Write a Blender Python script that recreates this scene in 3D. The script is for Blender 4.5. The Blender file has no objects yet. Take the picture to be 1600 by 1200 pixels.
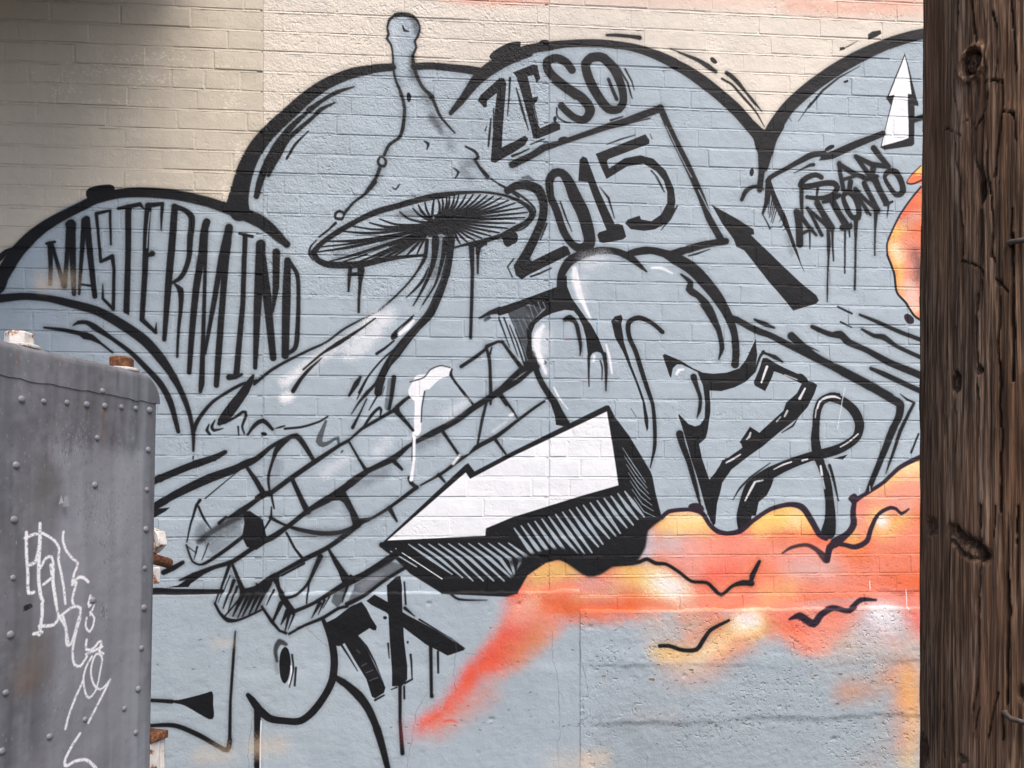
import bpy, bmesh, math, random
import numpy as np

from mathutils import Vector, Matrix

# ================================================================= camera, sky, sun, exposure
scene = bpy.context.scene
C = scene.collection
cam_d = bpy.data.cameras.new('camera'); cam = bpy.data.objects.new('camera', cam_d); C.objects.link(cam)
cam_d.sensor_width = 36.0; cam_d.lens = 27.0            # 1200 px focal length on a 1600 px wide frame
cam_d.shift_y = 177.0 / 1600.0                          # eye level lies below the middle of the frame
cam_d.clip_start = 0.02; cam_d.clip_end = 500.0
cam.location = (0.0, -2.90, 1.60)
cam.rotation_euler = (math.radians(90), 0, -math.radians(4.4))
scene.camera = cam

SUN_EL, SUN_AZ = math.radians(58), math.radians(24)     # high, from the right, on the camera's side of the wall
world = bpy.data.worlds.new('World'); scene.world = world; world.use_nodes = True
wn = world.node_tree; wn.nodes.clear()
sky = wn.nodes.new('ShaderNodeTexSky'); sky.sky_type = 'NISHITA'; sky.sun_disc = False
sky.sun_elevation = SUN_EL; sky.sun_rotation = math.pi - SUN_AZ; sky.dust_density = 4.0; sky.air_density = 0.8; sky.ozone_density = 1.0
bg = wn.nodes.new('ShaderNodeBackground'); bg.inputs['Strength'].default_value = 0.15
wo = wn.nodes.new('ShaderNodeOutputWorld')
wn.links.new(sky.outputs[0], bg.inputs[0]); wn.links.new(bg.outputs[0], wo.inputs[0])
sun_d = bpy.data.lights.new('sun', 'SUN'); sun = bpy.data.objects.new('sun', sun_d); C.objects.link(sun)
sun_d.energy = 1.5; sun_d.angle = math.radians(34); sun_d.color = (1.0, 0.93, 0.84)
_to_sun = Vector((math.sin(SUN_AZ) * math.cos(SUN_EL), -math.cos(SUN_AZ) * math.cos(SUN_EL), math.sin(SUN_EL)))
sun.rotation_euler = _to_sun.to_track_quat('Z', 'Y').to_euler()
scene.view_settings.view_transform = 'Standard'; scene.view_settings.look = 'None'
scene.view_settings.gamma = 1.0; scene.view_settings.use_curve_mapping = False
scene.view_settings.exposure = 0.92
scene.cycles.max_bounces = 5; scene.cycles.diffuse_bounces = 3; scene.cycles.glossy_bounces = 2; scene.cycles.transmission_bounces = 0

# ---------------------------------------------------------------- how the wall sits in front of the eye
F_PX, HOR, YAW, DIST, EYE = 1200.0, 777.0, math.radians(4.4), 2.90, 1.60
def on_wall(u, v):
    """a traced mark -> its place on the wall (metres along the wall, metres above ground)"""
    r, up = (u - 800.0) / F_PX, (HOR - v) / F_PX
    t = DIST / (math.cos(YAW) - r * math.sin(YAW))
    return t * (r * math.cos(YAW) + math.sin(YAW)), EYE + t * up, t / F_PX

TX0, TX1, TZ0, TZ1, TEX = -2.45, 3.10, 0.0, 3.76, 0.0017     # painted stretch of wall and paint resolution
PAL = {'k': (24, 24, 27), 'h': (160, 170, 176), 'b': (176, 188, 196), 'c': (231, 220, 205), 'p': (243, 206, 186), 'd': (214, 203, 185), 'w': (250, 250, 252), 'B': (172, 184, 192),
       'o': (241, 129, 86), 'n': (243, 110, 62), 'O': (222, 98, 52), 'y': (250, 206, 118), 'Y': (253, 236, 196), 'r': (240, 96, 84), 'P': (246, 160, 140),
       'v': (46, 33, 46), 'g': (66, 67, 72), 'm': (128, 132, 138), 'l': (212, 198, 204), 't': (205, 185, 172), 'q': (214, 150, 110), 'L': (150, 200, 235)}
def lin(c):
    return np.array([((x / 255.) / 12.92 if x < 10 else ((x / 255. + .055) / 1.055) ** 2.4) for x in c], np.float32)
def smooth_noise(shape, cell, rng):
    h, w = shape
    gh, gw = int(h / cell) + 3, int(w / cell) + 3
    g = rng.random((gh, gw)).astype(np.float32)
    y = np.arange(h, dtype=np.float32) / cell; x = np.arange(w, dtype=np.float32) / cell
    yi, xi = y.astype(int), x.astype(int)
    fy, fx = y - yi, x - xi
    fy = fy * fy * (3 - 2 * fy); fx = fx * fx * (3 - 2 * fx)
    a = g[yi][:, xi] * (1 - fx) + g[yi][:, xi + 1] * fx
    b = g[yi + 1][:, xi] * (1 - fx) + g[yi + 1][:, xi + 1] * fx
    return a * (1 - fy)[:, None] + b * fy[:, None]
def curve(P, closed=False):
    P = np.array(P, float); n = len(P)
    if n < 3: return P
    Q = np.vstack([P[-1:], P, P[:2]]) if closed else np.vstack([2 * P[:1] - P[1:2], P, 2 * P[-1:] - P[-2:-1]])
    out = []
    for i in range(n if closed else n - 1):
        p0, p1, p2, p3 = Q[i], Q[i + 1], Q[i + 2], Q[i + 3]
        m = max(2, min(14, int(np.hypot(*(p2 - p1)[:2]) / 5)))
        # centripetal-ish: limit tangents so tight turns do not overshoot
        d = np.hypot(*(p2 - p1)[:2]) + 1e-6
        t1 = (p2 - p0) / (np.hypot(*(p2 - p0)[:2]) + 1e-6) * d; t2 = (p3 - p1) / (np.hypot(*(p3 - p1)[:2]) + 1e-6) * d
        t1[2], t2[2] = (p2[2] - p1[2]), (p2[2] - p1[2])
        for k in range(m):
            s = k / m
            out.append((2*s**3-3*s*s+1)*p1 + (s**3-2*s*s+s)*t1*.85 + (-2*s**3+3*s*s)*p2 + (s**3-s*s)*t2*.85)
    if not closed: out.append(P[-1])
    return np.array(out)
class Paint:
    def __init__(self, W, H, base):
        self.W, self.H = W, H
        self.img = np.empty((H, W, 3), np.float32); self.img[:] = lin(base)
        self.mott = None; self.mask = None
    def box(self, x0, y0, x1, y1):
        return max(0, int(x0)), max(0, int(y0)), min(self.W, int(x1) + 2), min(self.H, int(y1) + 2)
    def lay(self, x0, y0, cov, col, a):
        s = self.img[y0:y0 + cov.shape[0], x0:x0 + cov.shape[1]]
        if self.mask is not None: cov = cov * self.mask[y0:y0 + cov.shape[0], x0:x0 + cov.shape[1]]
        c = (cov * a)[..., None]
        s += (col - s) * c
    def mist(self, cov):                               # spray edges break up into droplets
        n = np.random.default_rng(cov.size).random(cov.shape, dtype=np.float32)
        n[1:] = .5 * n[1:] + .5 * n[:-1]; n[:, 1:] = .5 * n[:, 1:] + .5 * n[:, :-1]
        return np.clip(cov + (n - .5) * 5.5 * cov * (1 - cov), 0, 1)
    def stroke(self, P, e, col, a):
        e = max(e, 1.3); m = P[:, 2].max() / 2 + e / 2 + 2
        x0, y0, x1, y1 = self.box(P[:, 0].min() - m, P[:, 1].min() - m, P[:, 0].max() + m, P[:, 1].max() + m)
        if x1 <= x0 or y1 <= y0: return
        cov = np.zeros((y1 - y0, x1 - x0), np.float32)
        segs = [(P[i], P[i + 1]) for i in range(len(P) - 1)] if len(P) > 1 else [(P[0], P[0])]
        for A, B in segs:
            r = max(A[2], B[2]) / 2 + e / 2 + 1
            bx0, by0, bx1, by1 = self.box(min(A[0], B[0]) - r, min(A[1], B[1]) - r, max(A[0], B[0]) + r, max(A[1], B[1]) + r)
            bx0, by0, bx1, by1 = max(bx0, x0), max(by0, y0), min(bx1, x1), min(by1, y1)
            if bx1 <= bx0 or by1 <= by0: continue
            X = np.arange(bx0, bx1, dtype=np.float32)[None, :] - A[0]; Y = np.arange(by0, by1, dtype=np.float32)[:, None] - A[1]
            dx, dy = B[0] - A[0], B[1] - A[1]; L = dx * dx + dy * dy + 1e-9
            t = np.clip((X * dx + Y * dy) / L, 0, 1)
            d = np.sqrt((X - t * dx) ** 2 + (Y - t * dy) ** 2)
            c = np.clip(((A[2] + (B[2] - A[2]) * t) / 2 - d) / e + .5, 0, 1)
            v = cov[by0 - y0:by1 - y0, bx0 - x0:bx1 - x0]
            np.maximum(v, c, out=v)
        cov = cov * cov * (3 - 2 * cov)
        if e > 16 and self.mott is not None:          # wide spray is mottled, never an even tone
            cov = np.clip(cov * (.55 + .9 * self.mott[y0:y1, x0:x1]), 0, 1)
        if e > 7: cov = self.mist(cov)
        self.lay(x0, y0, cov, col, a)
    def fill(self, P, e, col, a):
        e = max(e, 1.3)
        x0, y0, x1, y1 = self.box(P[:, 0].min() - e, P[:, 1].min() - e, P[:, 0].max() + e, P[:, 1].max() + e)
        if x1 <= x0 or y1 <= y0: return
        h, w = y1 - y0, x1 - x0
        # even-odd scan fill
        ins = np.zeros((h, w + 1), np.int32)
        Q = np.roll(P, -1, 0)
        for (ax, ay, _), (bx, by, _) in zip(P, Q):
            if ay == by: continue
            lo, hi = (ay, by) if ay < by else (by, ay)
            r0, r1 = max(y0, int(math.ceil(lo))), min(y1, int(math.ceil(hi)))
            if r1 <= r0: continue
            ys = np.arange(r0, r1)
            xs = np.clip(np.ceil(ax + (ys - ay) * (bx - ax) / (by - ay)).astype(int) - x0, 0, w)
            np.add.at(ins, (ys - y0, xs), 1)
        cov = (np.cumsum(ins, 1)[:, :w] % 2).astype(np.float32)
        # soften by edge distance
        dist = np.full((h, w), 1e3, np.float32)
        for A, B in zip(P, Q):
            r = e + 2
            bx0, by0, bx1, by1 = self.box(min(A[0], B[0]) - r, min(A[1], B[1]) - r, max(A[0], B[0]) + r, max(A[1], B[1]) + r)
            bx0, by0, bx1, by1 = max(bx0, x0), max(by0, y0), min(bx1, x1), min(by1, y1)
            if bx1 <= bx0 or by1 <= by0: continue
            X = np.arange(bx0, bx1, dtype=np.float32)[None, :] - A[0]; Y = np.arange(by0, by1, dtype=np.float32)[:, None] - A[1]
            dx, dy = B[0] - A[0], B[1] - A[1]; L = dx * dx + dy * dy + 1e-9
            t = np.clip((X * dx + Y * dy) / L, 0, 1)
            d = np.sqrt((X - t * dx) ** 2 + (Y - t * dy) ** 2)
            v = dist[by0 - y0:by1 - y0, bx0 - x0:bx1 - x0]
            np.minimum(v, d, out=v)
        sd = np.where(cov > .5, dist, -dist)
        cov = np.clip(sd / e + .5, 0, 1)
        self.lay(x0, y0, cov * cov * (3 - 2 * cov), col, a)
def draw(P, text, place, texel):
    ox = oy = 0.; sc = 1.
    cols = {k: lin(v) for k, v in PAL.items()}
    es = 1.
    for ln in text.splitlines():
        tk = ln.split()
        if not tk or tk[0][0] == '#': continue
        if tk[0] == 'T': ox, oy, sc = map(float, tk[1:4]); es = float(tk[4]) if len(tk) > 4 else 1.; continue
        if tk[0] == 'U': P.mask = None; continue
        kind, col = tk[0][0], tk[0][1]
        opt = {'w': 10., 'e': 2.1 / sc, 'a': 1.}
        pts = []
        for t in tk[1:]:
            if '=' in t: opt[t[0]] = float(t[2:])
            else:
                q = [float(z) for z in t.split(',')]
                pts.append((q[0], q[1], q[2] if len(q) > 2 else opt['w']))
        pts = [(x * sc, y * sc, w * sc) for x, y, w in pts]
        if kind in 'sF': pts = curve(pts, kind == 'F')
        Q = []
        for x, y, w in pts:
            X, Z, k = place(x + ox, y + oy)
            Q.append((X, Z, w * k / texel * ((1.17 if w < 11 else 1.02) if col == 'k' and sc < 1 and kind in 'sl' else 1)))
        e = max(opt['e'] * sc * (es if opt['e'] >= 40 else 1), 1.0) * k / texel
        Q = np.array(Q)
        if kind == 'M':                                # stencil edge: following paint stays inside this outline
            keep = P.img; P.img = np.zeros_like(keep); P.fill(Q, e, np.ones(3, np.float32), 1.); P.mask = P.img[..., 0].copy(); P.img = keep
            continue
        if col == 'k' and kind in 'sl' and opt['a'] == 1 and Q[:, 2].max() > 8:      # faint overspray either side of a fat line
            H = Q.copy(); H[:, 2] += 6
            P.stroke(H, 16, cols[col], .30)
        (P.stroke if kind in 'sl' else P.fill)(Q, e, cols[col], opt['a'])
def paint_mural():
    P = Paint(int((TX1 - TX0) / TEX), int((TZ1 - TZ0) / TEX), PAL['c'])
    rng = np.random.default_rng(5)
    sh = (P.H, P.W)
    P.mott = .5 * smooth_noise(sh, 46, rng) + .3 * smooth_noise(sh, 17, rng) + .2 * smooth_noise(sh, 5, rng)
    def place(u, v):
        X, Z, k = on_wall(u, v)
        return (X - TX0) / TEX, (Z - TZ0) / TEX, k
    draw(P, MURAL, place, TEX)
    # flecks of bare light render where the paint has come off: clusters along some joints
    def flecks(u, v, ru, rv, n, col, smin, smax, a=.9):
        for _ in range(n):
            x, y, k = place(u + rng.normal() * ru, v + rng.normal() * rv)
            r = rng.uniform(smin, smax) * k / TEX
            if not (0 <= int(y) < P.H and 0 <= int(x) < P.W) or P.img[int(y), int(x), 1] < .15: continue
            ang = rng.uniform(-.6, .6)
            P.stroke(np.array([(x - r * math.cos(ang), y - r * math.sin(ang), r), (x + r * math.cos(ang), y + r * math.sin(ang), r * .6)]), 1.3, col, a)
    W, D, B = lin((243, 232, 215)), lin((92, 84, 78)), lin(PAL['k'])
    for u, v, ru, rv, n in ((240, 92, 26, 7, 60), (235, 125, 26, 5, 60), (160, 110, 40, 8, 40), (100, 140, 14, 10, 40), (150, 160, 60, 2, 40), (360, 160, 8, 14, 50), (350, 285, 10, 18, 80), (372, 240, 6, 16, 60), (210, 285, 40, 4, 20), (330, 104, 60, 1.5, 40), (1360, 38, 8, 6, 16), (1300, 18, 60, 8, 20), (1120, 70, 20, 20, 40)):
        flecks(u, v, ru, rv, int(n * 1.6), W, .5, 1.7)
    for u, v, ru, rv, n in ((1390, 27, 12, 2, 24), (1290, 20, 16, 2, 16), (640, 60, 200, 60, 90), (900, 30, 120, 14, 40), (1250, 1020, 130, 50, 60), (1000, 1060, 90, 30, 40), (1380, 1000, 40, 60, 40), (1150, 1130, 150, 30, 90), (1050, 1010, 160, 40, 50), (1100, 1127, 200, 5, 120), (1330, 1080, 60, 60, 60), (800, 1120, 120, 50, 20), (300, 1000, 60, 40, 20), (1200, 350, 200, 150, 40), (500, 400, 90, 60, 40)):
        flecks(u, v, ru, rv, n, D, .3, 1.0 if v < 900 else 2.0, .75)
    for u, v, ru, rv, n in ((1100, 1124, 190, 6, 90), (1200, 1090, 160, 50, 70), (1000, 1040, 60, 30, 40)):
        flecks(u, v, ru, rv, n, lin((214, 220, 226)), .4, 1.4, .6)
    flecks(245, 1130, 8, 2, 6, W, .6, 1.5)
    # hairline cracks in the render of the base
    for cr in ('862,985 862,1030 869,1050 872,1090 873,1150 869,1160 873,1200 872,1260', '712,1005 708,1050 712,1080', '668,1080 650,1110 640,1170 636,1200', '725,1020 745,1022 760,1030', '903,1000 912,1050 918,1090', '395,1120 388,1180 396,1230', '480,980 500,1000 512,1010', '1010,1180 1010,1230'):
        q = [tuple(map(float, t.split(','))) for t in cr.split()]
        Q = []
        for i in range(len(q) - 1):
            for j in range(8):
                s_ = j / 8
                x, y, k = place(q[i][0] * (1 - s_) + q[i + 1][0] * s_ + rng.normal() * .8, q[i][1] * (1 - s_) + q[i + 1][1] * s_)
                Q.append((x, y, rng.uniform(.4, 1.0) * k / TEX))
        P.stroke(np.array(Q), 1.3, D, .6)
    # chipped holes showing ochre render
    for u, v, r in ((1015, 1062, 3), (941, 1057, 2), (1077, 1047, 2.4), (1310, 1054, 2.2), (1270, 1056, 1.6), (1212, 1062, 1.8), (1305, 1100, 2)):
        x, y, k = place(u, v)
        P.stroke(np.array([(x - r, y + r * .8, r * k / TEX), (x + 2 * r, y + r * .4, r * 1.4 * k / TEX)]), 1.5, D, .8)
        P.stroke(np.array([(x, y - r * 1.2, r * k / TEX), (x + r, y - r, r * .8 * k / TEX)]), 1.5, lin((236, 186, 110)), .8)
    # warm primer ghosting through the blue
    for u, v, w, a in ((88, 440, 26, .28), (75, 448, 14, .3), (420, 1165, 26, .35), (335, 1180, 26, .3), (900, 1195, 40, .25), (930, 1185, 20, .3), (350, 1005, 14, .2)):
        x, y, k = place(u, v)
        P.stroke(np.array([(x - w, y, w * k / TEX), (x + w, y + 3, w * k / TEX)]), w * 1.6, lin((240, 214, 180)), a)
    # the paint film itself is never perfectly even
    n = .5 * smooth_noise(sh, 260, rng) + .3 * smooth_noise(sh, 70, rng) + .2 * smooth_noise(sh, 9, rng)
    st = smooth_noise((1, P.W), 14, rng) * .5 + smooth_noise((1, P.W), 50, rng) * .5
    P.img *= ((.88 + .2 * n) * (.97 + .06 * st))[..., None]
    return P.img
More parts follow.
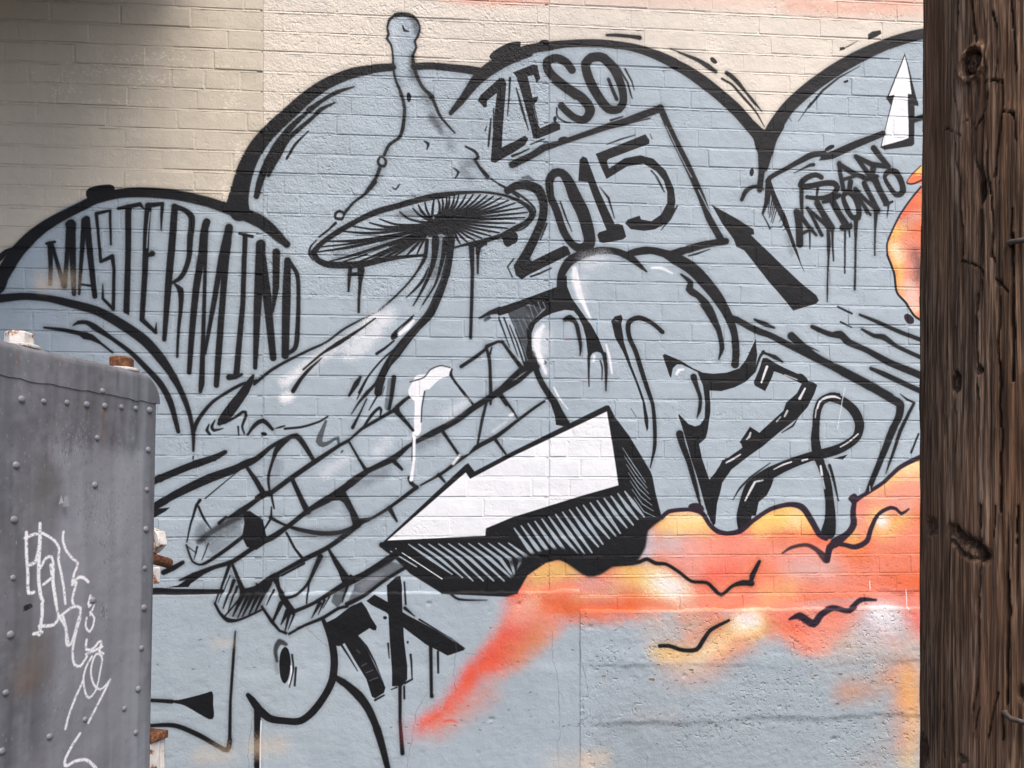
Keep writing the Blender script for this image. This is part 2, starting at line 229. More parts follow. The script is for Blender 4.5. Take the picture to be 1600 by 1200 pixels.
# ---------------------------------------------------------------- mural paint, stroke by stroke
# "T ox oy s" opens a tracing sheet; s/l = smooth/straight brush stroke, F/f = smooth/straight filled patch
# then a colour letter, options (w width, e edge softness, a alpha) and points x,y[,width]
MURAL = '''
T 0 0 1
fd e=4 -400,-400 411,-400 411,420 -400,520
fb e=3 -400,470 -60,470 0,432 30,385 60,352 100,325 150,303 200,297 240,296 290,302 340,318 362,326 366,300 378,262 400,226 450,172 480,150 520,130 560,116 600,107 650,103 700,103 740,110 757,114 780,96 820,80 870,70 920,66 960,66 1000,82 1050,99 1100,128 1150,168 1178,203 1194,216 1215,180 1250,140 1290,108 1330,82 1380,63 1440,48 1520,40 1640,60 1760,130 1800,180 1900,190 1900,1700 -400,1700
fp e=30 a=.65 -400,-400 1900,-400 1900,26 1430,26 1300,22 1200,16 1000,10 860,2 780,-6 700,-14 500,-30 -400,-40
so w=12 e=26 a=.6 690,-6 760,2 850,-2
so w=20 e=40 a=.35 1240,8 1330,14 1430,4
T 400 0 .25
Fb e=3 822,140 870,96 940,92 1008,130 1018,190 998,250 998,310 978,370 985,450 860,450 850,300 822,250
sw w=60 e=70 a=.25 850,150 860,300
# mushroom cap and stem outline
sk 884,88,14 835,122,16 818,180,11 826,215,15 816,245,13 840,280,12 851,330,11 858,440,12 870,500,14 905,590,18 926,680,18 915,800,20 895,860,18 830,910,18 800,970,17
sk 772,985,14 760,1015,16 775,1040,18 800,1040,16 810,1010,16 790,985,12 772,985,14
sk 775,1045,20 750,1110,20 690,1200,20
sk 868,98,22 905,92,24 950,96,22 1000,124,15 1022,180,12 1006,235,14 990,262,14 1000,300,12 978,350,16 984,410,22 1000,470,20 1040,550,18 1090,600,24 1110,640,18 1150,730,16 1240,835,9
sg a=.3 e=60 w=40 985,420 1010,520 1060,620 1120,760 1200,860
sg a=.22 e=70 w=50 900,500 900,620 930,760
sg a=.22 e=70 w=50 820,960 760,1120
fk e=4 1085,590 1105,590 1115,610 1098,630 1080,618
sk 915,165,9 925,192,14 950,198,9
sk a=0.64 e=30 w=30 960,100 992,150 1000,200
sk a=0.52 e=45 w=36 972,350 972,420 975,490
sk a=0.64 e=45 1095,740,50 1130,780,40 1155,830,18
sk a=0.34 e=60 w=40 1060,600 1080,640
Fk e=4 940,590 955,580 968,605 962,635 950,642 940,620
sk 1048,885,8 1074,902,18 1066,936,8
sk 1233,1055,8 1263,1080,14 1243,1115,8
sk 850,1172,6 870,1187,9 893,1158,9
sk a=0.41 e=60 w=40 1210,915 1222,918
sk a=0.46 e=75 1350,1015,60 1290,1060,50 1340,1120,30
sk 1308,920,12 1365,950,17 1386,985,18 1362,1000,12
sk 1370,1010,16 1400,1055,18 1445,1108,24
sk 1465,1120,10 1580,1195,10 1640,1235,14
# second cloud: outline and its echo lines
sk e=9 -108,1330,112 -102,1200,112 -76,1090,104 -36,990,98 8,915,95 70,838,90 130,778,86 200,716,84 330,600,78 450,520,70 600,460,64 750,432,54 850,424,48
sk e=6 990,420,46 1100,416,46 1220,428,46 1330,440,52 1420,458,56
sk 0,1230,30 25,1130,38 70,1020,42 130,910,40 210,805,34 310,712,22
sk 330,692,34 400,640,22 500,580,24 610,545,8
sk 75,1100,18 130,980,40 200,870,28 350,740,20 400,690,24 490,645,10
sk 190,995,14 240,910,16 325,822,8
# third cloud left end
sk 1215,710,24 1290,620,44 1380,500,70 1480,420,84 1580,370,72 1700,330,60
Fk e=4 1455,355 1500,310 1580,270 1650,262 1650,285 1640,340 1560,360 1480,380
# letter Z
fk e=4 1383,632 1400,598 1520,490 1548,492 1562,520 1560,560 1542,780 1534,925 1600,892 1680,850 1700,870 1680,910 1600,962 1490,1022 1465,1012 1472,900 1490,700 1503,585 1442,632 1440,668 1425,676
lk w=8 1484,680 1481,800
lk 1467,742,8 1456,850,14 1450,918,10
lk 1585,490,14 1580,600,10 1570,725,6
lk 1440,790,6 1430,820,8
T 800 0 .25
lk 0,978,16 60,955,12 103,935,8
# third cloud arc
sk e=6 -60,380,64 0,345,66 60,325,62 130,305,60 230,290,58 330,278,48 450,272,50 560,274,50 700,290,50 800,312,54 900,348,60 1000,395,66 1100,450,72 1200,520,76 1300,600,76 1400,690,78 1480,780,76 1550,860,90 1575,930,70
fk e=5 1480,760 1580,815 1700,670 1700,800 1640,900 1600,1000 1545,985 1520,930
sk 1572,960,50 1560,1050,36 1548,1160,34 1545,1190,30
Fk e=4 165,268 185,252 225,255 225,280 190,290 170,285
Fk e=4 -60,290 0,268 40,266 52,290 40,310 0,320 -60,340
sk 590,222,14 640,222,20 740,230,20 795,238,26
sk 990,308,6 1080,345,14 1160,378,22 1220,415,30 1270,450,22
Fk e=4 1236,365 1255,360 1282,390 1270,402 1245,390
sk 1310,495,14 1370,530,14 1450,620,16 1520,700,12 1575,795,5
sk 1340,458,24 1370,480,26 1405,515,26 1460,580,14 1500,630,20 1560,700,4
# letters E S O
fk e=4 4,455 130,405 155,410 175,495 152,520 132,472 95,482 110,540 126,612 162,604 155,635 130,660 150,750 172,805 270,760 298,778 300,812 160,870 130,868 115,800 75,650 28,490
lk 25,555,8 60,680,16 100,815,7
lk 100,545,7 135,660,8 160,770,6
lk 115,905,10 200,870,8
Fk e=3 255,740 270,728 278,750 262,765
sk e=5 372,440,50 335,392,52 275,366,50 218,388,52 228,450,55 330,545,60 440,620,62 486,690,62 455,748,50 395,742,46 330,690,46 308,665,42
lk 250,520,8 390,625,7
sk 278,680,10 280,730,10 330,765,10 365,770,6
sk e=5 495,362,56 458,400,56 480,500,60 540,610,60 600,682,58 665,685,50 694,635,48 682,545,52 632,432,58 560,362,58 495,362,56
sk 600,498,18 625,560,20 652,622,22
lk 583,348,14 660,420,14 720,520,12 748,618,7
lk 705,435,12 745,510,10 762,565,6
lk 615,755,14 690,732,8
# year panel frame
lk 0,1032,40 120,975,36 200,925,46 300,895,28 600,792,34 700,765,40 900,690,40 928,680,34
lk 925,675,36 1000,850,38 1100,1050,40 1180,1230,40 1230,1370,44 1310,1510,46
lb w=5 a=.7 960,790 1040,960 1120,1110
lb w=6 a=.8 1165,1190 1230,1320 1285,1400
Fk e=4 285,872 320,855 345,862 335,885 300,892
lk 620,800,7 860,742,8
# 5
fk e=4 520,965 832,842 856,880 856,902 600,998 590,1012 604,1055 700,992 800,974 880,994 960,1070 1010,1180 1020,1260 1010,1330 960,1400 890,1436 820,1446 740,1436 705,1400 720,1375 795,1350 805,1374 870,1385 930,1342 968,1270 968,1200 945,1130 900,1075 820,1025 720,1042 588,1122 560,1060
lk 590,905,6 680,872,10 765,848,6
lk 868,1070,10 905,1110,8 940,1180,10
lk 895,1110,5 950,1200,8
lk 1030,1290,10 985,1370,14 930,1440,5
lk 860,840,4 872,870,6
# 1
fk e=4 412,1135 420,1000 440,980 465,990 500,1080 545,1200 640,1402 660,1400 690,1410 712,1482 690,1500 570,1522 545,1516 530,1472 540,1455 588,1440 500,1220 472,1140
lk 545,1170,4 600,1240,14 638,1365,6
# 0
sk e=5 238,1230,46 232,1130,52 262,1085,52 310,1085,52 352,1140,66 390,1230,80 440,1330,82 475,1450,76 480,1525,72 430,1555,56 375,1530,46 320,1450,48 280,1330,48 238,1230,46
lk 300,1265,10 330,1350,12 372,1450,5
# 2
sk e=5 -30,1195,40 20,1165,50 90,1160,60 160,1190,64 194,1270,54 188,1370,52 140,1490,54 90,1590,60 45,1670,70
fk e=4 8,1662 60,1600 125,1632 320,1538 345,1545 366,1590 100,1722 60,1750 20,1722
lk 215,1400,12 175,1500,8
lk 115,1732,10 175,1710,12 243,1678,8
Fk e=4 -60,1510 -30,1485 20,1462 35,1490 25,1520 0,1530 -30,1545
lk -30,1670,8 8,1620,10
lk -30,1672,8 0,1735,8
sk a=.7 60,1115,10 100,1112,22 135,1130,6
# panel foot
sk 1335,1510,36 1200,1532,40 1080,1566,44 1000,1590,40
lk 1235,1560,5 1150,1590,12 1100,1602,8
T 0 0 1
# thick pointer between the panels
fk e=1.5 1111,320 1155,345 1177,359 1178,367 1173,368 1200,394 1250,442 1275,462 1279,470 1275,475 1239,486 1230,475 1200,440 1162,392 1150,386 1146,375 1127,349
# fourth cloud
sk e=2 1192,262,16 1196,235,26 1207,205,24 1230,170,21 1260,142,21 1300,113,21 1340,90,20 1390,68,18 1440,54,17 1520,46,14 1640,66,14 1760,136,14
fk e=1.5 1355,55 1362,50 1375,48 1377,53 1368,59 1356,63
lk 1311,80,1 1325,73,2 1339,65,.8
fk e=1 1311,75 1318,74 1320,78 1312,80
lk 1263,168,4 1285,142,4 1310,122,3 1343,104,1
lk 1247,190,.8 1266,162,3
fk e=1 1317,128 1324,125 1325,129 1318,131
lk 1231,183,1 1236,190,1
# white arrow of the fourth cloud
fk e=1.5 1413.5,83 1434,163 1434,167 1428,166 1428,226 1424,229 1382,235 1375,231 1391,165 1386,157 1384,155
fw e=1.2 1413.5,88 1421,124 1424,148 1418,147 1419,216 1409,220 1377,229 1385,195 1397,149 1388,151
lk 1418,150,1.5 1424,148,1.5
lk 1428,188,9 1460,178,9
# SAN ANTONIO panel
T 1160 220 .175
Fk e=4 60,280 78,248 98,255 96,300 80,322 62,310
sk -10,530,30 30,450,38 90,415,30 150,415,30 185,440,14
sk e=5 225,370,46 240,335,36 400,245,34 520,180,44 620,130,50 730,115,40
sk e=5 720,150,50 800,130,60 900,85,58 1000,40,56 1150,-20,50 1250,-60,46
Fk e=4 732,75 780,42 815,42 815,65 760,92 735,92
lk 700,170,20 680,178,6
lk 460,292,6 540,250,14 600,222,26 630,218,30
fk e=4 205,345 250,360 300,490 390,690 470,930 525,1110 555,1178 540,1160 440,940 400,830 330,690 270,560 240,440 185,660 165,655 190,560
lk 235,430,40 215,560,30 180,655,14
lk 175,660,10 240,780,14
lk 245,480,12 225,660,6
lk 268,500,14 235,690,8
lk 285,520,14 250,680,6
lk 300,540,14 252,730,6
lk 318,560,12 265,740,6
lk 240,790,12 265,770,4
lk 330,640,10 310,670,4
lk 350,690,14 322,730,4
lk 375,740,16 340,775,4
lk 395,780,16 358,805,4
sk a=0.46 e=75 w=30 400,850 440,1000
# S
sk e=4 700,330,40 650,308,40 570,335,44 515,400,44 600,408,44 720,385,44 810,385,48 842,420,44 810,480,40 720,512,36 640,515,36 575,505,32
lk 525,420,38 525,560,32 532,700,18
lk 668,430,26 662,500,16
# A N
lk 860,205,36 870,300,36 895,435,38
lk 860,215,40 980,290,44 1110,345,40
lk 900,350,30 1000,320,26
lk 960,370,44 950,440,40
lk 1010,145,38 1090,260,40 1160,345,42
lk 1010,145,34 1150,215,44 1300,235,40
lk 1170,70,50 1230,150,48 1300,235,40
lk 1165,240,50 1150,330,44
lk 1200,320,30 1150,345,40
# A N T O N I O
lk 482,640,64 505,780,68 508,925,60
lk 490,640,40 570,750,38 655,845,24
lk 530,830,28 620,790,24
lk 575,605,26 640,720,30 705,845,32
lk 580,605,26 680,700,34 790,790,44
lk 665,560,52 720,660,52 790,780,60
lk 720,550,30 790,530,40 860,492,36
lk 800,540,52 850,640,54 930,770,60
lk 890,780,50 960,765,40
lk 965,740,14 968,790,10
sk e=4 925,465,46 895,500,36 920,590,44 980,690,40 1030,690,44 1035,620,44 1000,510,48 950,462,50 925,465,46
fk e=4 985,670 1050,650 1050,690 1020,720 985,705
lk 1000,435,30 1060,560,38 1140,665,22
lk 1005,435,34 1100,540,34 1200,620,40
lk 1085,385,44 1140,500,44 1200,625,46
lk 1080,600,20 1110,660,12
lk 1170,330,60 1215,430,52 1280,560,54
lk 1262,580,20 1335,548,20
lk 1300,560,22 1295,620,14 1290,685,8
sk e=4 1285,290,40 1265,330,30 1300,400,36 1360,480,40 1400,485,44 1430,450,50 1415,370,48 1370,290,52 1325,275,48 1285,290,40
fk e=4 1405,430 1450,410 1460,460 1410,480
# drips of the lettering
lk 598,820,18 600,970,10
lk 762,780,28 768,930,34 765,1050,18 758,1200,16 755,1350,16 754,1440,9
lk 800,780,26 803,930,20 810,1075,14
lk 915,790,20 912,1000,16 910,1185,14
lk 950,780,20 955,860,14
lk 1010,700,40 1008,900,20 1002,1200,18 1000,1330,20
lk 1190,630,40 1182,800,18 1178,1025,13
lk 1218,620,14 1220,660,4
# lines running off behind the pole
T 1200 300 .25
lk 435,720,12 520,762,12
sk 570,770,14 680,815,22 830,880,24 960,930,24 1100,985,24
lk 452,815,12 520,848,8
sk 585,860,14 660,900,24 720,910,34 800,965,22 960,1040,24 1100,1110,24
sk 275,845,24 340,875,28 400,895,30 450,895,50 500,940,40 600,985,32 760,1070,38 930,1140,40 1100,1220,40
lk 168,928,12 230,962,14 318,998,4
sk 640,1105,20 720,1140,30 850,1200,30 960,1250,30 1100,1300,30
sk -250,770,10 -200,800,36 -60,875,38 0,895,34 150,970,36 400,1090,44 620,1200,42 760,1280,46
sk -85,800,14 -20,830,30 35,852,12
sk -10,1015,10 40,1035,26 90,1065,10
T 1100 530 .2125
sk 640,-20,60 800,120,56 1000,235,52 1150,315,50 1300,400,54 1420,465,64
fk e=4 1340,455 1400,440 1455,455 1470,490 1465,540 1440,620 1405,560 1420,500
sk 1440,480,60 1432,560,58 1380,680,50 1300,880,42 1230,1050,38 1200,1130,34
lk 1440,405,6 1490,445,16 1545,470,16
lk 1540,475,20 1500,550,22 1440,680,26 1380,860,20 1335,990,8
lk 1575,700,14 1520,835,14
# 7
fk e=4 430,140 460,140 560,200 680,255 720,258 750,285 765,310 800,318 830,340 810,400 760,500 690,580 560,680 430,790 330,860 200,960 130,1060 80,1150 60,1200 20,1300 20,1100 40,1030 100,960 130,895 180,870 280,800 270,770 258,762 300,700 335,645 405,690 480,620 580,530 600,470 640,435 680,400 715,330 640,295 560,255 512,240 490,300 445,385 370,345 362,320 400,230
lk 435,95,22 410,130,18 370,240,14
lk 430,100,20 500,125,14 575,168,8
lk 570,690,7 650,640,14 685,585,6
# P 8
sk e=4 990,410,20 930,425,60 860,460,60 830,530,58 820,640,54 815,740,66 830,840,80 860,930,60 900,1040,62 920,1200,66 925,1330,84 910,1420,110
sk e=4 930,430,60 1020,460,66 1100,530,72 1140,620,72 1120,720,64 1030,790,68 930,830,72 800,860,66 680,900,72 560,950,80 450,1010,96 360,1100,130 320,1200,120 290,1320,110 300,1400,100
fk e=4 440,1050 510,1030 490,1090 460,1150 400,1200 380,1300 330,1300 350,1130
lk 920,930,20 950,1030,20 985,1190,10
fk e=4 945,880 1055,850 1020,888
sk 485,912,6 350,1010,14 260,1100,14 210,1185,6
lw w=4 a=.8 1033,365 1015,450 990,600 978,665
lw w=3 a=.7 1140,1085 1142,1130
# glints on the black ribbons
sw a=.85 e=5 460,205,18 440,260,16 420,320,12
sw a=.8 e=5 740,365,12 700,440,20
sw a=.6 e=5 610,530,16 590,570,12
lw a=.6 w=7 560,575 530,610
sw a=.75 e=5 830,510,14 850,460,14 900,430,18 960,425,16 1000,440,8
sw a=.55 e=5 815,580,8 822,520,10
sw a=.7 e=4 1000,795,8 1060,760,10 1130,700,10
sw a=.75 e=5 510,960,6 580,925,12 640,905,10
sw a=.7 e=4 720,895,14 760,885,8
sw a=.75 e=5 855,935,14 865,1000,18
sw a=.5 e=5 870,1020,8 885,1100,10
sw a=.7 e=5 150,915,10 200,890,14 265,850,10
sw a=.75 e=5 370,1055,16 340,1110,18 300,1190,10
sw a=.6 e=4 430,1040,10 380,1050,14
sw a=.6 e=4 340,690,12 330,720,18 310,740,8
lw w=6 a=.6 590,265 680,300
'''
MURAL += '''
# first cloud, outer arc
T 0 300 .25
sk e=10 -400,760,80 -200,700,90 -20,590,96 10,530,88 100,385,84 200,278,76 300,202,66 400,146,60 500,96,58 600,48,58 750,12,60 900,6,64 1100,22,64 1300,66,64 1450,118,70 1600,175,84 1680,228,74 1740,285,62 1790,330,40
Fk e=6 535,0 560,-25 640,-42 705,-40 715,-10 690,20 600,40 545,45
fk e=6 1442,-40 1556,-40 1548,60 1562,125 1480,115 1412,78 1428,20
sk e=5 -40,450,30 0,412,34 40,375,26 80,350,10
sk e=10 -300,720,50 -100,680,54 0,668,54 150,655,46 300,668,44 400,690,50 600,745,56 750,825,62 900,930,64 1000,1040,60 1070,1140,46 1110,1210,34 1160,1320,30 1190,1420,24 1206,1520,22 1206,1620,14
lk 1205,1655,10 1205,1675,6
sk 455,836,8 490,818,22 540,818,24 590,848,36 700,920,22 820,1010,26 900,1090,30 1000,1200,34 1060,1310,34 1090,1410,28 1112,1500,22
sk 275,850,12 400,866,22 500,888,26 530,900,42 570,912,34 630,950,14 700,1005,12
# MASTERMIND
lk 290,325,16 340,315,16
lk 312,330,32 315,450,24 312,580,20
lk 325,335,20 365,480,22 400,592,28
lk 402,590,26 415,430,24 428,220,30
sk 425,205,34 445,195,44 460,210,24
lk 448,205,40 452,400,36 460,640,24
lk 525,180,32 505,450,22 492,640,14
lk 540,172,36 560,380,34 590,655,28
lk 500,580,14 585,592,14
lk 690,330,12 686,118,16 600,138,20 612,260,16 628,438,18 700,405,24 710,480,18 706,735,20 640,668,16 640,580,6
lk 735,106,16 800,95,24 872,80,24 898,108,8
lk 800,100,34 798,400,32 788,745,34 800,768,10
lk 1005,240,8 1008,150,16 1012,76,22 930,86,28
lk 925,90,36 912,250,34 905,480,32 885,800,28 970,880,20 975,822,5
sb w=5 a=.8 935,130 922,240 915,350
sk 920,405,14 948,388,34
lk 1090,95,36 1075,300,40 1050,580,38 1025,925,24
sk 1085,92,26 1150,115,28 1195,160,36 1188,280,34 1175,430,28 1130,535,26 1065,576,14
sk 1090,578,12 1125,615,34 1128,720,24 1115,850,18 1105,1032,14
sk 1290,190,40 1278,230,44 1258,400,40 1225,600,38 1200,850,34 1180,1130,26
lk 1285,260,24 1280,500,20 1268,900,24 1258,1200,32 1250,1250,20
lk 1278,1010,18 1330,720,28 1385,400,34 1425,240,38
sk 1430,225,48 1412,400,38 1392,640,34 1365,1000,36 1350,1210,30
lk 1495,262,16 1575,282,18
lk 1530,275,28 1515,700,28 1475,1140,34
sk 1430,1160,34 1470,1158,26 1508,1142,16
lk 1628,330,60 1608,700,50 1592,1100,24
lk 1635,390,44 1665,640,54 1705,1040,36
lk 1725,380,42 1722,600,36 1702,750,14
lk 1795,430,36 1788,650,54 1780,1025,46
sk 1800,430,22 1855,520,24 1862,700,22 1855,900,28 1840,980,26 1785,1018,22
# ground line and stalk foot
T 0 600 .25
sk 1208,310,18 1225,250,24 1265,185,22 1340,105,18 1500,8,18 1600,-20,16
sk e=4 1370,250,24 1400,215,60 1450,150,66 1530,40,54 1580,-50,16
sk 1400,245,18 1470,210,16 1532,178,18 1512,270,14 1525,312,10
sk 1545,320,12 1590,260,22 1640,232,26 1700,285,18
sk 1310,316,14 1292,292,18 1305,255,8
sk 1392,280,6 1335,292,18 1322,270,18 1342,230,8
lk 1490,322,8 1487,270,12
Fk e=4 1628,308 1650,302 1668,315 1655,327 1635,324
lk 1720,280,6 1750,272,12 1778,264,8
sk 1778,282,14 1890,270,14 2000,235,12 2046,205,10
sk a=.8 e=8 2035,235,14 2010,300,26 1992,360,36 2015,382,28 2060,365,18 2110,340,16 2116,384,14 2175,360,16
# beams on the left
sk e=6 900,640,44 980,600,44 1200,510,44 1340,462,34 1405,428,24
lk w=10 1340,480 1360,460
sk e=6 900,800,44 975,762,40 1100,690,48 1300,595,56 1450,540,50 1540,498,40
fk e=5 800,820 970,782 1062,774 1030,800 970,834 800,900
sk 1555,492,40 1600,470,32 1700,390,22 1800,338,22 1850,328,32 1890,370,30 1955,475,22
lk 1530,510,6 1280,718,8
lk 1248,728,18 1225,760,16 1190,880,12 1165,990,8
lk 1238,768,14 1270,840,14 1315,905,8
lk 1545,530,20 1600,610,28 1640,680,30
sk 1162,1010,10 1200,1110,12 1245,1132,12 1285,1120,18 1400,1045,22 1515,958,22
lk 1165,1015,6 1225,1060,6
sk a=.45 e=40 w=60 1260,900 1240,960
sk a=.6 e=50 w=80 1290,970 1400,900 1510,830
sk a=.75 e=20 w=30 1240,990 1330,920 1510,825
sk a=.35 e=30 w=60 1330,1030 1480,920
lk 1300,1000,8 1260,1100,6
lk 1230,1020,12 1210,1100,5
fk e=6 1515,800 1560,795 1640,850 1665,960 1700,970 1600,1040 1540,1020 1510,960 1525,870
sk 1368,872,20 1410,835,16
sk 1420,840,10 1500,800,36 1600,730,24 1640,700,20
sk 1120,1228,10 1210,1200,36 1330,1150,24 1450,1112,26 1560,1040,26 1640,985,36 1700,960,34 1800,890,26 1930,790,28 2100,690,50 2220,600,40 2300,545,28 2460,465,36 2560,385,20 2700,310,36 2850,230,34 2960,150,34 3080,75,34 3240,-20,28 3320,-85,20 3400,-130,22
fk e=4 1040,1275 1110,1260 1200,1200 1270,1195 1190,1250 1175,1272
sk e=4 900,1300,36 1000,1296,34 1100,1300,30 1385,1298,24
lk 1020,1180,30 1085,1150,30 1140,1118,22
# brick ribbon
T 400 600 .25
lk 80,692,26 200,602,28 355,495,28 520,385,20 580,350,12
lk 580,352,12 660,282,18 840,178,20 870,165,20
lk 885,168,20 880,145,24 930,100,20 965,78,16
sk 215,338,14 135,400,30 100,490,16 75,590,16 85,685,12
lk 205,350,6 130,430,6
lk 90,680,16 112,780,10
lk 95,770,8 93,840,14 20,955,8
fk e=5 -10,705 40,670 100,670 110,685 50,715 -10,748
lk 228,605,24 280,720,28 320,800,36
sk 88,838,20 170,880,14 260,910,22 400,935,26 520,930,24 625,895,26
sk a=.3 e=40 w=40 240,920 400,955 540,945
lk 580,365,12 640,470,14 690,550,22
lk 690,532,12 735,525,10
lk 868,165,32 940,245,20 995,312,14
lk 540,690,40 600,800,34 630,875,56
fk e=6 490,690 545,690 570,760 520,730 440,735
sk 118,1196,20 300,1098,28 450,1022,26 600,912,30 640,868,40 720,842,16 840,768,18 1002,648,24
lk 160,1200,10 300,1125,10
sk 1026,636,10 1160,560,18 1280,470,20 1330,440,10 1372,400,26 1500,330,24 1620,240,18 1740,150,16 1800,110,14
lk 850,475,28 910,535,16
lk 1155,285,22 1220,380,16 1280,468,18
lk 1240,-10,12 1300,60,12 1358,135,14
lk 1440,110,16 1410,230,18 1380,395,12
lk 1515,55,26 1600,165,14 1630,215,10
lk 1490,345,20 1558,440,12
lk 1140,570,22 1178,615,12
lk 832,780,28 878,860,12
lk 188,932,14 240,1030,14 295,1100,18
lk 452,1035,14 500,1120,30 560,1215,44
fk e=4 590,1190 560,1215 600,1250 640,1230
lk 402,1085,22 350,1200,14 325,1250,14
lk 958,592,26 968,622,24 1002,650,18
sk 672,270,14 720,198,18 768,152,18 780,165,16 774,205,8
lk 530,430,8 540,420,8
sk a=.2 e=60 w=60 700,610 800,560
sk a=.2 e=60 w=60 1020,400 1120,350
# first-row bricks beside the big letter
T 720 440 .15
lk 0,890,34 150,790,34 250,712,30 270,680,34
lk 270,678,34 380,630,26 430,632,30
lk 430,635,26 520,760,34 620,890,40
sk 262,700,26 290,790,34 300,900,30 308,1200,34 306,1280,22
sk 320,690,16 300,760,22
sk 760,880,50 640,920,60 540,1000,50 400,1130,40 330,1180,40 230,1260,40
lk 390,1150,40 410,1200,30 470,1290,26
lk -20,1110,20 50,1200,20
# wedge with hatching
fk e=6 1030,-30 1100,-60 1105,60 1150,170 1190,230 1260,330 1350,450 1430,590 1480,720 1505,790 1480,790 1450,745 1410,735 1370,750 1340,790 1320,780 1300,600 1270,480 1220,370 1170,310 1080,300 950,335 850,380 770,450 735,540 735,640 745,780 770,900 720,920 650,905 690,640 680,500 720,430 880,290 700,240 500,330 400,360 370,340 380,280 700,170 1020,50
fk a=.85 e=10 480,320 640,250 880,260 760,400 690,520 690,700 720,860 690,850 620,640
fk a=.5 e=20 640,250 900,210 880,300 760,380
lk 190,385,16 300,330,40 400,300,60
sk a=.8 e=14 250,405,30 290,380,36
lk 390,380,18 450,540,16 505,690,8
lk 445,380,16 520,580,16 588,770,10
lk 505,460,12 580,640,16 665,890,20
lk 560,500,10 640,700,18 690,870,16
lb w=7 a=.5 710,250 755,385
lb w=6 a=.45 755,250 800,340
lb w=7 a=.5 800,215 838,310
lb w=6 a=.45 850,210 880,280
lb w=7 a=.4 640,380 700,500
lb w=5 a=.4 690,340 730,420
lb w=6 a=.35 540,400 610,580
lb w=6 a=.35 590,380 660,560
lb w=6 a=.4 630,640 690,820
sk 745,760,60 790,950,54 850,1080,56 920,1190,60 1000,1320,60 1080,1450,56 1150,1560,50
sk 1080,400,40 1130,385,60 1190,430,40 1225,560,40 1245,680,30 1240,770,14
lk 1330,780,30 1328,950,20 1332,1095,12
sk 1490,760,40 1508,900,34 1508,1140,14
sk 1448,825,14 1468,900,16 1465,1025,10
sw a=.95 e=60 w=60 1180,-60 1205,60 1240,170
sw a=1 e=26 1180,-130,50 1200,0,70 1240,150,54 1290,270,38 1345,390,20
sw a=.35 e=150 w=110 1250,0 1260,120
sw a=1 e=40 850,470,40 800,560,76 785,660,80 815,780,60 880,960,28 
sw a=.4 e=140 w=130 860,560 850,720
sw a=.85 e=10 965,1105,14 1010,1195,20 1060,1270,14
sw a=.85 e=12 1510,660,20 1545,800,30 1570,960,20
sw a=.9 e=24 1385,780,30 1380,830,26
lL w=20 a=.5 e=10 1400,410 1420,480
lr w=16 a=.4 e=10 1090,605 1140,605
lr w=10 a=.3 e=10 1240,1030 1330,1015
# big bubble letter
T 800 300 .25
sk e=6 298,590,36 306,520,48 355,438,58 440,392,56 560,368,40 660,378,36 740,415,40 800,465,24 838,500,10
sk e=5 700,400,30 770,378,40 860,368,44 950,388,50 1020,420,76 1120,480,80 1200,560,80 1280,660,72 1345,770,56 1385,880,46 1398,1000,40 1392,1080,50
fk e=4 345,400 420,380 430,420 370,430
sk 1055,518,12 1115,572,30 1105,610,44 1160,650,36 1220,715,44 1265,800,32 1298,900,30 1310,980,28 1290,1048,8
sk 1178,708,10 1225,765,26 1270,860,6
sw a=.9 e=12 868,476,8 930,478,22 1000,512,10
sw a=.35 e=120 w=90 470,450 560,430
fk e=4 617,810 640,780 680,770 690,795 680,830 700,950 742,1080 800,1230 824,1300 850,1420 850,1480 840,1500 826,1440 812,1310 770,1190 690,1000 640,910
sk e=4 938,878,24 870,820,24 790,788,26 728,818,28 728,900,26 770,1000,26 805,1110,26 840,1220,24 876,1330,20 890,1480,22 888,1600,20 862,1725,6
lb w=3 a=.5 640,800 660,810
# right hand loop and stem
T 880 540 .15
fk e=5 1032,105 1055,90 1230,165 1340,235 1450,285 1560,297 1700,285 1830,240 1900,150 2000,-60 2020,100 1990,290 1900,380 1780,440 1640,480 1520,472 1530,600 1530,700 1500,900 1480,970 1410,1030 1440,1170 1480,1290 1530,1430 1600,1290 1700,1160 1640,1500 1600,1650 1580,1860 1560,1880 1530,1830 1480,1700 1400,1400 1330,1190 1270,970 1240,870 1195,730 1205,718 1300,820 1370,845 1420,830 1470,760 1475,600 1450,420 1395,280 1230,200 1180,200 1140,240 1120,340 1105,320 1060,190
sk 1355,330,60 1385,430,40 1425,560,34 1415,680,34 1390,755,10
fk e=4 1325,350 1355,315 1385,340 1400,420 1380,430
sw a=.95 e=14 1180,295,30 1200,262,34 1250,252,20
sk 1210,925,70 1240,1040,60 1300,1200,50 1370,1450,46 1440,1730,12
lk w=5 700,660 755,745
lw w=10 a=.9 0,610 45,665
fk e=5 -150,480 -70,560 0,700 60,800 20,850 -80,830 -90,740 -130,620
# white block arrow
T 0 0 1
fk e=2 596,849 726,727 731,724 741,737 800,706 946,634 951,634 961,653 983,682 1016,737 1019,745 1024,772 1033,806 1038,830 1000,850 975,868 905,880 830,930 800,933 690,928 640,897 600,857
fw e=1.6 605,845 727,739 734,749 800,714 947.5,643.7 957,700 965.7,758.7 905,776 800,808.7 758.7,826 757.5,837.5
'''
